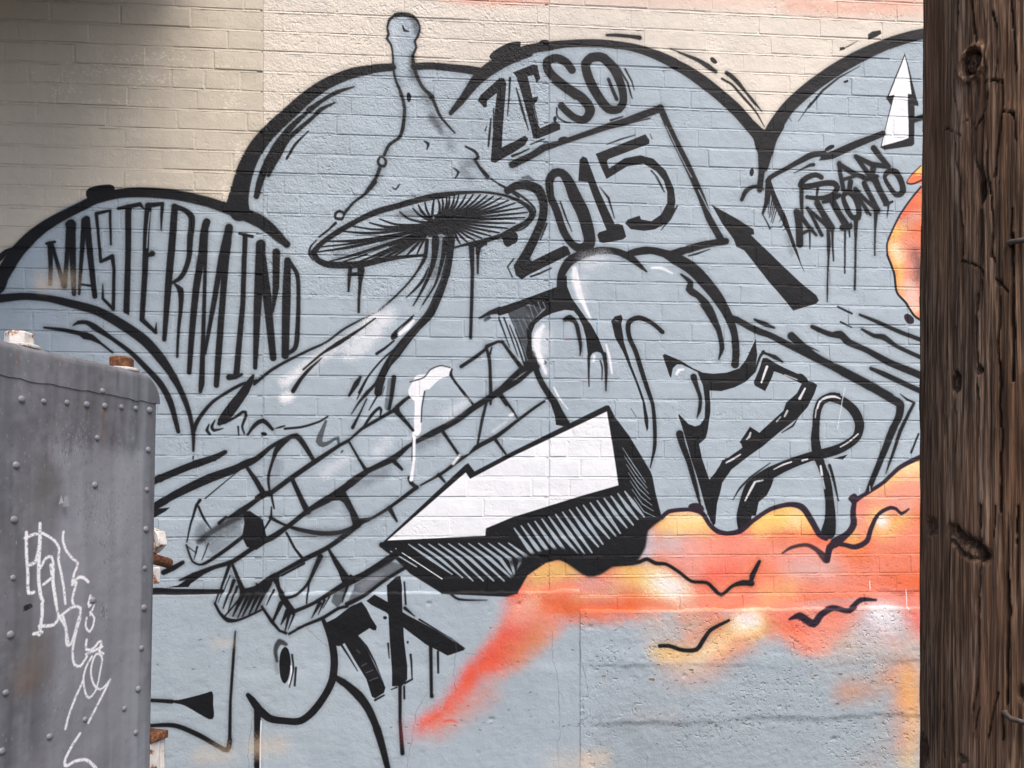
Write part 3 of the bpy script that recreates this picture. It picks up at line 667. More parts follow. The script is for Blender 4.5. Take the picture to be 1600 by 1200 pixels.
# hatched faces of the block arrow
for i in range(11):
    x0 = 638 + i * 15.6
    MURAL += 'lB e=1.5 %.1f,%.1f,1.5 %.1f,%.1f,%.1f %.1f,%.1f,%.1f\n' % (x0, 851 - i * .2, x0 + 34, 874, 4.6 + .14 * i, min(x0 + 68 + i * .6, 806), 908 if i > 1 else 898 + i * 5, 1.5 + .12 * i)
for i in range(17):
    x0 = 803 + i * 10.8
    y0 = 826 - i * 3.6
    Lh = 62 - max(0, i - 7) * 2.4
    MURAL += 'lB e=1.5 %.1f,%.1f,1.8 %.1f,%.1f,%.1f %.1f,%.1f,2.2\n' % (x0, y0, x0 + Lh * .36, y0 + Lh * .5, 6.2, x0 + Lh * .72 + (i % 3), y0 + Lh + (i * 7 % 5) - 3)
for i in range(7):
    MURAL += 'lB e=1 a=.8 %.1f,%.1f,.6 %.1f,%.1f,1.4 %.1f,%.1f,.8\n' % (972 + i * 3, 700 + i * 13, 990 + i * 2.6, 728 + i * 12, 1008 + i * 2.5, 754 + i * 9)
MURAL += '''
sk e=12 w=12 a=.9 800,880 830,872 870,878 905,880 950,868 985,846 1010,828
sk e=8 w=14 800,908 840,888 890,890 950,878 990,856 1034,828
# lower outline of the arrow tip
sk 596,852,9 612,866,5 640,883,4 660,893,5 688,912,4 702,926,4 716,936,4 760,937.5,1.5
lw w=1.4 e=1 618,858 655,882 690,905
lB w=2 e=1 610,862 650,886
'''

MURAL += """
# grey modelling on the painted bricks
T 400 600 .25
sg a=.3 e=60 w=50 140,500 110,640
sg a=.3 e=60 w=40 330,820 480,760
sg a=.35 e=60 w=60 280,930 560,930
sg a=.3 e=70 w=60 640,640 820,540
sg a=.3 e=70 w=50 1010,390 1140,330
sg a=.25 e=70 w=50 1400,330 1420,160
sg a=.3 e=60 w=50 700,860 820,800
sg a=.3 e=60 w=40 420,1090 360,1160
sg a=.3 e=60 w=40 540,720 590,830
sw a=.35 e=70 w=60 430,560 560,470
sw a=.35 e=70 w=60 760,420 830,360
sw a=.3 e=70 w=60 1180,200 1260,150
"""
MURAL += '''
# mushroom cap underside
T 480 290 .225
sk 470,-20,24 400,60,18 320,120,16 255,195,20
sk 240,235,16 195,230,16 195,195,18 225,180,18 255,200,14 235,240,14
sk 195,262,18 150,305,14 80,360,14
sk 65,380,8 20,430,12 12,480,14 40,522,8
sk e=6 40,470,36 90,410,30 200,330,34 330,255,32 480,185,38 640,140,36 780,100,38 900,75,40 1040,55,24 1200,48,14 1340,65,16 1450,100,20 1530,150,30 1560,200,36 1530,250,30 1440,300,30 1350,350,30
sk 1330,-5,14 1460,60,16 1540,120,14 1582,180,14 1560,240,14 1500,300,12 1440,322,10
sk e=6 40,470,34 70,520,36 140,550,40 280,555,44 400,545,40 520,520,34 650,500,22 810,485,16
sk 1010,435,10 1110,410,20 1230,385,28 1330,355,26
fk e=5 1120,410 1250,380 1245,410 1200,440 1130,425
Fk e=5 1345,350 1440,325 1462,350 1450,385 1390,430 1365,410 1355,380
'''
# gills: rim points (sheet units) and the hub they run into
_rim = [(880, 90), (850, 105), (815, 118), (770, 140), (730, 160), (690, 172), (640, 185), (590, 205), (500, 235), (430, 262), (310, 285), (250, 320), (190, 350), (130, 390), (90, 430), (70, 465), (80, 500), (150, 530), (250, 530), (360, 530), (440, 520), (520, 510), (600, 495), (690, 485), (760, 478)]
for i, (x, y) in enumerate(_rim):
    if i in (1, 5, 7, 12, 16): continue
    hx, hy = 860 - 2 * max(0, i - 8), 232 + i * 4.2
    mx, my = x * .5 + hx * .5, y * .5 + hy * .5
    sag = (28 if i > 4 else 14) if i < 14 else 16 - (i - 14) * 1.0
    MURAL += 'sk e=4 %d,%d,9 %d,%d,%d %d,%d,%d %d,%d,15\n' % (x, y, x * .7 + hx * .3 - 3, y * .7 + hy * .3 + sag, 19 if i % 2 else 14, x * .3 + hx * .7, y * .3 + hy * .7 + sag * .8, 16, hx, hy)
_rim = [(905, 95), (935, 88), (965, 82), (985, 78), (1020, 72), (1050, 70), (1100, 66), (1150, 64), (1200, 66), (1245, 72), (1290, 78), (1345, 85), (1395, 105), (1440, 125), (1500, 155), (1525, 190), (1510, 225), (1440, 265), (1390, 300), (1330, 330), (1270, 352), (1210, 368), (1160, 382), (1110, 395), (1060, 405)]
for i, (x, y) in enumerate(_rim):
    hx, hy = (900 + i * 11, 208) if i < 14 else (1035 - (i - 14) * 1.5, 215 + (i - 14) * 8)
    bx = 14 if i < 14 else -6
    sag = 18 if i < 14 else 10
    MURAL += 'sk e=4 %d,%d,9 %d,%d,15 %d,%d,16 %d,%d,13\n' % (x, y, x * .7 + hx * .3 + bx, y * .7 + hy * .3 + sag * .6, x * .3 + hx * .7 + bx, y * .3 + hy * .7 + sag, hx, hy)
MURAL += '''
sk e=6 w=14 880,212 1000,215 1200,212
fk e=14 860,240 900,208 1010,212 1040,235 1025,300 1015,380 930,340 850,360 780,330 700,320 760,285
sk a=.5 e=60 w=60 200,480 400,430 640,370
sk a=.55 e=40 w=40 480,510 640,460 760,400
sk a=.45 e=40 w=60 760,200 640,210
lb w=8 a=.9 240,470 380,430 500,400
lb w=9 a=.85 420,480 560,430
# stem
sk 830,380,24 815,500,26 760,600,14 690,690,12 590,790,12 480,880,12 380,930,12 250,1000,14 130,1090,14 0,1150,16 -160,1230,18 -260,1290,20 -370,1380,20
sk a=.5 e=60 w=110 930,380 920,480 880,600
sk e=6 890,370,50 880,500,34 850,610,24 800,720,18 735,835,8
sk e=6 960,380,40 940,500,26 890,680,14 800,830,8
sk 840,572,8 800,660,20 740,730,16 685,780,6
sk a=.5 e=10 860,700,8 780,865,6
sk e=6 1000,370,44 985,500,42 955,640,50 910,760,58 850,890,60 760,990,50 690,1070,60 620,1160,66 560,1240,50 510,1340,50 490,1440,46
sg a=.5 e=10 w=10 965,520 930,660 860,830 720,1020 600,1180 540,1300
sg a=.4 e=8 w=8 780,990 680,1100 620,1180
sk 735,905,10 650,980,12 590,1040,16 590,1065,18 620,1050,14
Fk e=4 640,1005 715,915 735,925 720,955 650,1020 590,1060 600,1030
sw e=14 a=.95 640,1030,26 690,990,34 735,940,20
sk 480,1170,20 540,1130,16 600,1080,12
sk 830,920,10 740,1010,10 640,1110,12 530,1200,12 420,1330,12 360,1440,20
sk 640,1180,10 540,1290,12 440,1420,16
sw a=.8 e=70 480,900,46 330,1030,50 160,1140,60 0,1260,70 -160,1370,60
sw a=.6 e=110 560,900,90 430,1050,110 300,1150,110
sw a=.7 e=30 w=34 470,915 400,960
sw a=.9 e=60 w=60 -120,1460 -160,1480
sk 470,925,10 380,990,14 210,1100,28 100,1170,14 -30,1280,12
sk 100,1200,6 10,1280,20 -50,1350,24 -100,1430,28
# drips from the cap
lk 298,570,26 290,640,22 284,735,14
lk 290,620,20 370,615,24
fk e=4 280,560 400,550 385,600 355,610 350,585 330,570 310,580 300,610 285,600
lk 372,590,44 365,680,22 357,780,18 355,880,16
lk 1138,420,36 1145,600,22 1140,800,22 1132,1060,20
lk 1185,430,36 1182,500,18 1182,612,12
lk 1240,400,14 1243,420,6
# foot of the stem
T 400 600 .25
sk e=8 650,-40,16 625,0,30 580,75,14
lk 690,-30,10 630,95,8
sk 760,-30,16 745,0,14 690,60,22 640,120,12 595,190,6
sk 690,95,8 650,180,10 602,275,20
sk 800,-30,14 775,40,14 705,165,7
lk 800,20,6 785,72,4
sk a=.55 e=10 w=26 835,-20 815,150
sk 860,-40,26 845,80,22 830,160,18
# white drip
Fw e=4 950,40 970,0 1000,-50 1060,-60 1080,-80 1130,-110 1190,-108 1225,-85 1215,-55 1150,-30 1110,5 1080,35 1050,42 1032,130 1028,300 1000,330 985,250 988,110 955,75
lw 985,310,22 985,480,15 968,600,22
lk w=7 1052,50 1034,150 1030,240
sk w=7 960,-10 1050,-40 1085,-85 1150,-112 1210,-100
sk 1222,-90,10 1215,-55,18 1255,5,12 1300,60,12
lk w=5 975,340 972,480
sw a=.5 e=50 w=40 1290,130 1310,110
sw a=.8 e=14 w=16 1230,500 1270,450
sw a=.4 e=20 w=16 1480,300 1560,240
sw a=.8 e=14 w=20 1585,200 1600,195
# broken brick ends
T 240 800 .25
lk 470,340,20 430,450,14 390,570,8
lk 490,330,16 530,430,22 560,505,34
sk 560,505,40 640,480,34 760,405,40 760,440,20
sk 388,570,14 420,630,16 470,675,26 540,672,14 690,605,12
fk a=.35 e=14 480,360 540,480 560,510 640,480 760,420 700,570 690,600 560,660 470,650
lk 475,400,8 410,560,5
lk 500,430,20 440,600,8
lk 520,470,16 470,620,6
lk 560,520,30 500,650,8
lk 600,510,26 530,660,6
lk 640,490,30 560,650,8
lk 680,470,34 600,640,8
lk 720,450,30 640,620,10
lk 560,520,12 450,650,10
lk 640,450,10 660,480,20
lk 760,410,30 780,480,22 820,550,36 870,620,36
sk 815,540,20 890,520,16 960,450,16 1010,330,12 1040,280,30
lk 968,450,12 958,570,10
sk 870,625,22 1000,570,20 1180,460,30 1240,430,40 1320,390,36 1480,290,44 1560,220,30
lk 680,590,14 740,680,20 790,740,14 830,755,16
sk 850,760,14 940,710,16 1060,660,20 1160,600,18 1210,590,16
lk 800,570,26 750,680,14
lk 750,490,14 710,580,6
lk 840,620,30 800,700,8
lk 850,640,20 825,740,8
lk 880,640,14 845,730,5
lk 1040,570,24 990,660,5
lk 1070,550,16 1030,640,5
lk 1100,530,10 1060,600,5
fk a=.75 e=14 1130,500 1200,460 1180,560 1150,600 1110,560
lk 1210,460,20 1180,560,8
fg a=.75 e=16 1260,450 1480,310 1560,330 1540,380 1400,470 1240,580 1215,560
fm a=.8 e=30 1280,460 1380,390 1440,380 1400,430 1300,510
sk 1210,575,26 1320,520,20 1440,430,18 1570,350,20
lk 1180,370,20 1220,440,44
fk e=4 1140,340 1160,340 1230,420 1260,430 1190,470 1170,430
lk 940,320,8 760,415,8
# round letter below with eye, and the long curves
lk 515,745,8 505,880,16 485,1180,16 480,1440,20
sk 482,1420,24 465,1480,28 420,1465,24 290,1390,28 140,1330,26 -20,1330,20 -120,1340,18
Fk e=4 60,1178 160,1170 250,1150 340,1125 372,1118 378,1200 374,1290 300,1262 200,1205 130,1188
sk -120,1170,16 0,1173,20 120,1180,24
sk e=4 595,1140,24 620,1170,36 665,1230,44 730,1285,40 820,1300,36 920,1300,38 1000,1240,40 1080,1130,38 1120,1040,40 1130,920,40 1110,790,38 1060,670,20
sk 655,1230,40 652,1340,34 650,1640,30
sw w=7 e=4 676,1300 672,1420 670,1640
Fk e=4 820,840 845,855 860,930 850,1020 825,1070 800,1040 788,960 795,880
sk e=14 a=.9 775,930,16 765,860,24 790,810,34 830,825,20
sk a=.35 e=30 w=20 765,900 775,1000
sw w=8 e=4 862,960 864,1010 848,1068
sk 868,890,12 876,980,10 852,1090,7
sk 892,970,12 885,1080,12
sk 1130,1025,26 1200,1070,44 1280,1140,56 1340,1220,50 1390,1330,44 1430,1460,38 1465,1600,30
# T X
fk e=4 1080,690 1140,660 1230,590 1300,560 1330,600 1360,660 1395,715 1390,738 1370,738 1350,725 1280,770 1240,800 1190,820 1160,838 1130,830 1110,780
fk e=4 1190,810 1280,770 1340,870 1450,1092 1440,1125 1385,1160 1365,1150 1330,1040 1260,930
lk 1172,825,14 1220,900,10 1275,990,6
lk 1288,785,6 1330,840,14 1380,930,10 1438,1068,4
lk 1385,1170,14 1440,1140,10
lm w=4 a=.5 1330,1000 1370,985
lm w=4 a=.5 1300,960 1330,945
lm w=4 a=.5 1350,1050 1400,1030
lm w=4 a=.5 1270,860 1290,880
fk e=4 1455,460 1510,410 1540,400 1550,460 1555,620 1565,800 1585,960 1585,1040 1555,1080 1490,1085 1490,1000 1475,800 1465,600
fk e=4 1330,555 1380,515 1460,560 1580,640 1770,740 1930,840 1940,860 1835,895 1790,870 1700,825 1560,720 1450,625 1360,580
lk 1565,440,10 1575,575,12
lk 1570,600,20 1630,650,6
lk 1660,670,12 1860,790,6
lk 1855,785,5 1940,850,8
Fk e=3 1432,660 1445,648 1460,658 1448,672
lk 1587,810,12 1587,814,12
lk 1605,890,14 1610,930,12 1615,1040,8
lk 1616,1040,10 1570,1065,14
lk 1465,820,12 1472,910,6
lk 1485,1105,6 1520,1090,10
lk 1540,1085,20 1540,1300,18 1555,1500,24
lk 1565,1085,12 1567,1160,12
lk 1730,830,20 1735,1130,18 1737,1146,22
lk 1775,870,14 1777,1000,12
# orange and pink smoke
T 800 720 .4 1.6
Mx e=8 20,520 60,450 130,402 180,388 240,412 300,452 340,440 400,408 485,398 488,360 500,285 560,230 620,200 700,192 750,218 800,275 840,288 890,272 950,218 1020,184 1090,178 1140,204 1200,292 1260,316 1325,268 1325,160 1400,122 1480,62 1560,6 1700,-40 2200,-60 2200,1500 -700,1500 -700,900 -60,540
fo e=10 20,520 60,450 130,402 180,388 240,412 300,452 340,440 400,408 490,398 490,360 505,280 560,230 620,200 700,192 750,218 800,275 840,288 890,272 950,218 1020,184 1090,178 1140,204 1200,292 1260,312 1325,268 1325,160 1400,122 1480,62 1560,6 1700,-40 2200,-60 2200,560 1590,545 1400,535 1200,545 1000,570 780,586 700,588 400,588 240,592 120,600 20,600
so e=70 a=.95 20,520,60 70,600,130 10,690,140 -60,780,110
so e=70 a=.9 120,620,110 60,690,100 0,760,60
so e=60 a=.8 150,600,60 400,590,70 560,590,40
so e=60 a=.9 680,600,60 780,620,110 700,680,70
so e=70 a=.85 900,600,80 1050,640,90 1140,690,70
so e=80 a=.9 1080,600,80 1250,600,60
so e=80 a=.6 w=70 1590,580 1560,660
sn e=90 a=.6 1000,500,120 1200,480,150 1400,460,150 1600,440,160
sn e=70 a=.7 w=70 60,540 180,560 330,570 460,560
sn e=80 a=.6 w=90 940,420 1020,380 900,520
sP e=90 a=.75 1360,230,90 1420,160,120 1520,100,150 1600,80,160
sP e=90 a=.7 w=110 80,470 200,460 300,500
sP e=80 a=.6 w=90 560,270 700,330 900,340
sP e=80 a=.6 w=90 1060,370 1180,400 1250,440
sq e=80 a=.6 w=70 540,330 640,350 700,320
sq e=80 a=.5 w=60 400,480 500,510
sq e=80 a=.5 w=70 1000,300 1040,330
sq e=80 a=.5 w=60 1340,290 1350,260
sq e=90 a=.55 w=80 1500,160 1540,180
sl e=60 a=.6 w=50 1490,150 1530,160
sr e=55 30,560,60 30,630,80 -15,705,90 -75,768,80 -150,825,62 -205,900,46 -270,972,36 -350,1030,30
sr e=60 a=.35 -20,720,120 -130,820,100 -230,930,80
sn e=50 a=.5 -20,715,40 -90,785,36 -160,840,26 -220,920,16
sr e=70 a=.3 w=70 -300,1000 -380,1050
so e=80 a=.5 w=70 -100,900 -240,1000 -300,1040
sr e=12 a=.9 -265,1013,8 -240,1010,10 -215,1018,5
sr e=80 a=.75 w=90 20,560 30,640
sr e=70 a=.6 w=80 820,430 760,450
sr e=70 a=.55 w=80 830,320 880,290
sr e=60 a=.5 w=60 1000,300 1120,260 1200,300
sr e=60 a=.5 w=60 660,420 720,460
sr e=80 a=.8 1440,530,60 1540,560,110 1600,630,120
sP e=70 a=.7 w=70 1340,600 1440,560 1560,590
so e=70 a=.9 1020,610,70 1120,680,90 1200,690,90 1290,620,80
sr e=60 a=.8 1040,590,50 1180,670,70 1300,590,60
sr e=60 a=.45 w=60 1380,200 1480,130 1560,60
sP e=70 a=.6 w=70 420,440 560,460 700,440
sP e=60 a=.5 w=60 560,240 760,250
sP e=60 a=.6 w=60 1000,230 1150,220
sP e=60 a=.5 w=60 1360,220 1400,150 1500,80
sP e=70 a=.6 w=60 1480,540 1570,560
sl e=50 a=.85 500,380,60 510,320,30 530,290,24
sl e=70 a=.5 w=60 560,330 700,330
sl e=60 a=.35 w=60 640,380 700,400
sl e=70 a=.3 w=60 1080,420 1220,430
sy e=60 a=.7 90,460,50 170,420,80 250,430,40
sy e=60 a=.75 w=60 480,430 560,460
sy e=50 a=.8 w=50 640,250 740,245
sy e=60 a=.8 960,250,50 1080,210,70 1150,250,40
sy e=60 a=.8 1430,200,60 1450,270,60 1520,240,40
sy e=60 a=.9 1520,50,60 1600,10,90 1700,-20,90
sq e=90 a=.8 620,760,90 740,790,130 860,700,120 960,640,110
sy e=60 a=.9 600,755,50 700,775,90 790,735,80 850,675,80 930,635,90
sP e=80 a=.6 w=70 700,820 780,770 880,690
sy e=60 a=.7 560,740,40 680,770,60 720,780,40
sy e=60 a=.6 w=40 1330,280 1330,310
sy e=60 a=.4 w=50 1480,130 1560,130
sy e=40 a=.35 w=30 250,540 400,520
sY e=60 a=.9 w=60 560,470 650,520
sY e=40 a=.8 w=40 660,240 710,240
sY e=50 a=.9 w=50 1090,225 1110,230
sY e=40 a=.9 w=44 900,625 925,625
sY e=60 a=.6 w=50 30,580 70,560
sP e=60 a=.7 w=50 10,620 60,590
sw e=40 a=.8 w=34 590,480 640,500
sw e=30 a=.9 w=24 1095,222 1105,226
sw e=30 a=.9 w=26 1440,235 1448,240
sw e=40 a=.7 w=30 900,618 925,622
sl e=70 a=.9 w=60 1430,600 1450,625
sw e=50 a=.8 w=40 1430,600 1460,620
sO e=50 a=.25 w=40 200,560 420,565 600,560
sO e=80 a=.35 w=70 980,460 1100,500 1300,470 1500,440
sO e=80 a=.35 w=70 1480,330 1580,400
sO e=60 a=.3 w=60 880,380 1000,340
st e=100 a=.5 w=80 560,650 700,640
st e=120 a=.8 w=140 1240,720 1400,680 1560,720
st e=120 a=.5 w=120 1480,640 1560,700
so e=90 a=.6 w=70 1150,700 1250,640
so e=50 a=.35 w=30 1440,660 1500,720
sp e=110 a=.6 w=100 720,800 640,820
sP e=60 a=.6 w=50 1200,720 1180,720
sY e=50 a=.5 w=36 700,790 760,740 820,700
# rusty spray low down beside the pole
sq e=80 a=.6 w=60 1300,900 1380,890
sq e=90 a=.7 1470,840,60 1530,820,60 1530,900,70
sq e=90 a=.7 1530,920,70 1500,980,90 1480,1020,60
sy e=80 a=.45 w=60 1540,830 1560,1000 1540,1180
so e=90 a=.45 w=50 1560,930 1540,1100
st e=120 a=.6 w=140 1480,1100 1400,1200
st e=120 a=.4 w=140 1500,800 1400,780
sq e=60 a=.4 w=30 1440,1130 1400,1190
sp e=40 a=.4 w=40 290,1170 320,1200
sp e=60 a=.25 w=60 500,1000 620,1000
sY e=60 a=.8 w=60 620,240 730,240
sy e=60 a=.7 w=70 590,250 760,260
sl e=60 a=.8 520,310,60 520,370,60
sl e=70 a=.6 w=60 620,330 680,340
sP e=60 a=.7 w=70 700,330 950,320
sP e=70 a=.7 w=80 620,400 880,400
sr e=60 a=.6 w=60 800,450 860,420
sy e=70 a=.8 980,260,60 1080,215,90 1150,240,50
sP e=70 a=.7 w=90 1000,360 1200,390
sq e=80 a=.5 w=70 1120,440 1260,430
sy e=70 a=.7 w=80 430,440 560,470
sY e=70 a=.9 w=80 560,470 660,520
sw e=60 a=.7 w=50 590,480 640,505
sq e=60 a=.6 w=60 80,460 220,420
sy e=50 a=.6 w=50 110,440 230,425
sO e=60 a=.3 w=50 120,560 400,570
sP e=60 a=.6 w=80 40,600 150,640
sq e=90 a=.6 w=80 100,680 30,740
sq e=80 a=.6 w=70 680,620 780,650
sY e=50 a=.9 w=60 880,640 940,620
sw e=50 a=.8 w=40 900,620 925,622
sy e=70 a=.9 1430,120,60 1510,60,80 1600,20,90
sY e=60 a=.6 w=60 1540,40 1600,20
sP e=70 a=.8 w=110 1380,210 1480,140 1580,110
sy e=60 a=.8 w=70 1430,230 1460,270
sw e=40 a=.9 w=30 1442,236 1448,242
sP e=80 a=.6 w=80 1450,330 1560,300
sl e=80 a=.8 w=110 1400,640 1480,640
sw e=70 a=.8 w=60 1435,605 1460,620
sr e=60 a=.6 w=60 1560,600 1590,650
sP e=70 a=.6 w=60 1160,700 1300,620
sP e=90 a=.55 w=110 700,560 900,540 1050,560
sl e=90 a=.4 w=80 1120,430 1240,420
sP e=90 a=.5 w=100 1000,480 1200,520 1400,500
sy e=80 a=.4 w=60 1000,520 1080,500
sl e=90 a=.4 w=70 300,480 380,500
sP e=70 a=.5 w=60 1300,440 1560,400
st e=110 a=.5 w=100 560,650 700,640
# greyer, older paint low on the base
fh e=60 a=.5 330,780 1700,780 1700,1300 330,1300
fh e=60 a=.45 300,1000 1700,990 1700,1300 300,1300
sq e=80 a=.6 w=60 1300,900 1380,890
sq e=90 a=.7 1470,840,60 1530,820,60 1530,900,70
so e=90 a=.5 1540,840,50 1550,950,60 1530,1100,50
sy e=80 a=.5 w=50 1545,850 1560,1000 1545,1180
U
# plum outlines of the smoke
sv 585,222,18 610,200,18 690,192,16 740,205,20 770,250,18 800,276,20 840,285,18 890,275,22 940,235,18 1010,190,18 1080,172,20 1130,182,26 1165,230,26 1200,290,24 1225,305,20
Fv e=4 686,180 705,166 735,170 750,190 735,205 700,200
Fv e=4 1310,150 1335,128 1350,140 1352,160 1330,165
sv 1260,322,40 1310,285,26 1332,250,28 1330,200,24 1335,165,20
sv 1330,160,20 1390,125,16 1450,85,16 1510,30,18 1560,2,20 1640,-30,20 1760,-40,18
sv 1230,390,24 1240,340,30 1265,320,30
sv e=8 a=.95 1055,362,8 1090,340,14 1150,330,16 1190,350,20 1225,385,34
sv 1265,325,18 1300,330,18 1340,338,22 1385,315,22 1400,270,20 1430,210,16 1475,185,16 1500,190,14 1520,208,14 1548,190,8
sk e=6 400,400,26 470,400,18 500,395,14 525,385,14 560,402,14 600,405,12 650,435,12 700,472,12 760,478,12 790,505,14 815,525,12 860,490,12 900,478,20 935,480,20
sk 930,485,10 938,450,20 965,395,12
sk 572,722,14 610,722,14 660,738,14 715,735,16 740,700,16 770,660,14 840,622,10
sv e=7 1076,618,10 1115,605,30 1170,635,32 1200,600,28 1250,575,22 1310,585,22 1360,545,22 1420,545,10
sk a=.4 e=16 1440,505,6 1530,520,14 1600,505,8
lw w=3 e=2 a=.9 1396,470 1398,505
lw w=3 e=2 a=.9 1538,505 1541,580
lw w=2.4 e=2 a=.8 1396,100 1397,120
# dark smoke edge under the block arrow
sk e=12 6,500,24 24,452,34 36,430,38 70,400,44 130,372,44 200,372,40 250,405,40 300,430,50 330,420,60 400,385,50 470,380,40 500,330,44 520,265,30 580,225,14
sk e=20 a=.95 w=40 80,385 200,360 300,390 420,350 480,300
'''
MURAL += '''
# smoke ball half behind the pole
T 1380 250 .2335 1.6
Mx e=6 245,40 420,-40 900,-40 900,1200 330,1092 240,1072 200,1042 150,962 90,885 70,762 25,640 25,560 60,470 110,370 160,290 215,220 150,165 155,140 190,92
fo e=8 150,150 190,90 245,40 420,0 420,140 250,160 200,165
sy e=30 w=40 230,80 280,50
sv w=12 e=5 245,42 190,95 155,140 160,160 200,162 260,135
fo e=6 250,180 160,290 100,380 60,470 25,560 25,640 70,760 90,880 150,960 200,1040 240,1070 480,1120 700,900 720,400 500,180
sy e=90 100,480,90 70,600,80 110,740,70 120,860,60
sP e=90 a=.9 w=120 170,560 200,700 190,960
sY e=60 a=.9 w=70 85,600 100,640
sY e=70 a=.6 w=60 140,960 200,1000
sp e=60 a=.8 w=80 180,850 200,960
sr e=60 a=.5 w=50 200,300 130,380
st e=70 a=.6 w=60 150,420 220,380
sg e=60 a=.75 210,620,60 240,700,90 220,800,40
U
sv w=14 e=6 250,182 170,280 110,370 60,470 25,560 25,640
sk w=14 e=4 25,640 70,760 90,890 150,960 200,1040 240,1070 330,1090
Fv e=5 135,1045 160,1030 200,1060 200,1095 170,1100 145,1080
'''
# ================================================================= helpers
rnd = random.Random(11)
def tag(o, label=None, cat=None, group=None, kind=None):
    if label: o['label'] = label
    if cat: o['category'] = cat
    if group: o['group'] = group
    if kind: o['kind'] = kind
    return o
def empty(name, loc=(0, 0, 0)):
    o = bpy.data.objects.new(name, None); C.objects.link(o); o.location = loc; return o
def mesh_obj(name, me, parent=None):
    o = bpy.data.objects.new(name, me); C.objects.link(o); o.parent = parent; return o
def from_bm(name, bm, mat, parent=None, smooth=False):
    me = bpy.data.meshes.new(name); bm.to_mesh(me); bm.free(); me.materials.append(mat)
    if smooth: me.polygons.foreach_set('use_smooth', [True] * len(me.polygons))
    return mesh_obj(name, me, parent)
def grid_mesh(name, co, mat, smooth=True):
    """co: (rows, cols, 3) array -> quad sheet"""
    h, w = co.shape[:2]
    idx = np.arange(h * w).reshape(h, w)
    f = np.stack([idx[:-1, :-1], idx[:-1, 1:], idx[1:, 1:], idx[1:, :-1]], -1).reshape(-1, 4)
    me = bpy.data.meshes.new(name)
    me.vertices.add(h * w); me.vertices.foreach_set('co', co.reshape(-1).astype(np.float32))
    me.loops.add(f.size); me.loops.foreach_set('vertex_index', f.reshape(-1).astype(np.int32))
    me.polygons.add(len(f)); me.polygons.foreach_set('loop_start', np.arange(0, f.size, 4, dtype=np.int32))
    me.polygons.foreach_set('loop_total', np.full(len(f), 4, np.int32))
    me.polygons.foreach_set('use_smooth', np.full(len(f), smooth))
    me.update(calc_edges=True); me.validate(); me.materials.append(mat)
    return me
class NT:
    """small wrapper for node trees"""
    def __init__(self, name):
        self.m = bpy.data.materials.new(name); self.m.use_nodes = True
        self.t = self.m.node_tree; self.b = self.t.nodes['Principled BSDF']
        self.pos = self.n('ShaderNodeNewGeometry').outputs['Position']
    def n(self, kind, **kw):
        nd = self.t.nodes.new(kind)
        for k, v in kw.items():
            if k.startswith('i_'):
                key = k[2:].replace('_', ' '); nd.inputs[int(key) if key.isdigit() else key].default_value = v
            else: setattr(nd, k, v)
        return nd
    def l(self, a, b): self.t.links.new(a, b)
    def noise(self, vec, scale, detail=4, rough=.55, stretch=None):
        if stretch:
            mp = self.n('ShaderNodeMapping'); mp.inputs['Scale'].default_value = stretch; self.l(vec, mp.inputs['Vector']); vec = mp.outputs[0]
        nd = self.n('ShaderNodeTexNoise'); nd.inputs['Scale'].default_value = scale; nd.inputs['Detail'].default_value = detail; nd.inputs['Roughness'].default_value = rough
        self.l(vec, nd.inputs['Vector']); return nd.outputs['Fac']
    def ramp(self, fac, *stops):
        r = self.n('ShaderNodeValToRGB'); e = r.color_ramp.elements
        while len(e) < len(stops): e.new(.5)
        for el, (p, c) in zip(e, stops):
            el.position = p; el.color = (c, c, c, 1) if isinstance(c, (int, float)) else (*c, 1)
        self.l(fac, r.inputs[0]); return r.outputs[0]
    def math(self, op, a, b=None, c=None):
        nd = self.n('ShaderNodeMath', operation=op)
        for i, v in enumerate((a, b, c)):
            if v is None: continue
            if isinstance(v, (int, float)): nd.inputs[i].default_value = v
            else: self.l(v, nd.inputs[i])
        return nd.outputs[0]
    def mix(self, fac, a, b, blend='MIX'):
        nd = self.n('ShaderNodeMix', data_type='RGBA', blend_type=blend)
        for s, v in ((nd.inputs[0], fac), (nd.inputs[6], a), (nd.inputs[7], b)):
            if isinstance(v, (int, float)): s.default_value = v
            elif isinstance(v, tuple): s.default_value = (*v, 1)
            else: self.l(v, s)
        return nd.outputs[2]
    def bump(self, h, strength, dist, prev=None):
        nd = self.n('ShaderNodeBump'); nd.inputs['Distance'].default_value = dist
        if isinstance(strength, (int, float)): nd.inputs['Strength'].default_value = strength
        else: self.l(strength, nd.inputs['Strength'])
        self.l(h, nd.inputs['Height'])
        if prev is not None: self.l(prev, nd.inputs['Normal'])
        return nd.outputs[0]
    def fin(self, col=None, rough=None, bump=None, spec=None, metal=None):
        for k, v in (('Base Color', col), ('Roughness', rough), ('Normal', bump), ('Specular IOR Level', spec), ('Metallic', metal)):
            if v is None: continue
            if isinstance(v, (int, float)): self.b.inputs[k].default_value = v
            elif isinstance(v, tuple): self.b.inputs[k].default_value = (*v, 1)
            else: self.l(v, self.b.inputs[k])
        return self.m
_tab = np.random.default_rng(77).random((512, 512)).astype(np.float32)
def vnoise(x, y, k=0):
    x = np.asarray(x) + 37.3 * k; y = np.asarray(y) + 91.7 * k
    xi, yi = np.floor(x).astype(int), np.floor(y).astype(int)
    fx, fy = x - xi, y - yi; fx = fx * fx * (3 - 2 * fx); fy = fy * fy * (3 - 2 * fy)
    g = lambda i, j: _tab[j % 512, i % 512]
    return (g(xi, yi) * (1 - fx) + g(xi + 1, yi) * fx) * (1 - fy) + (g(xi, yi + 1) * (1 - fx) + g(xi + 1, yi + 1) * fx) * fy
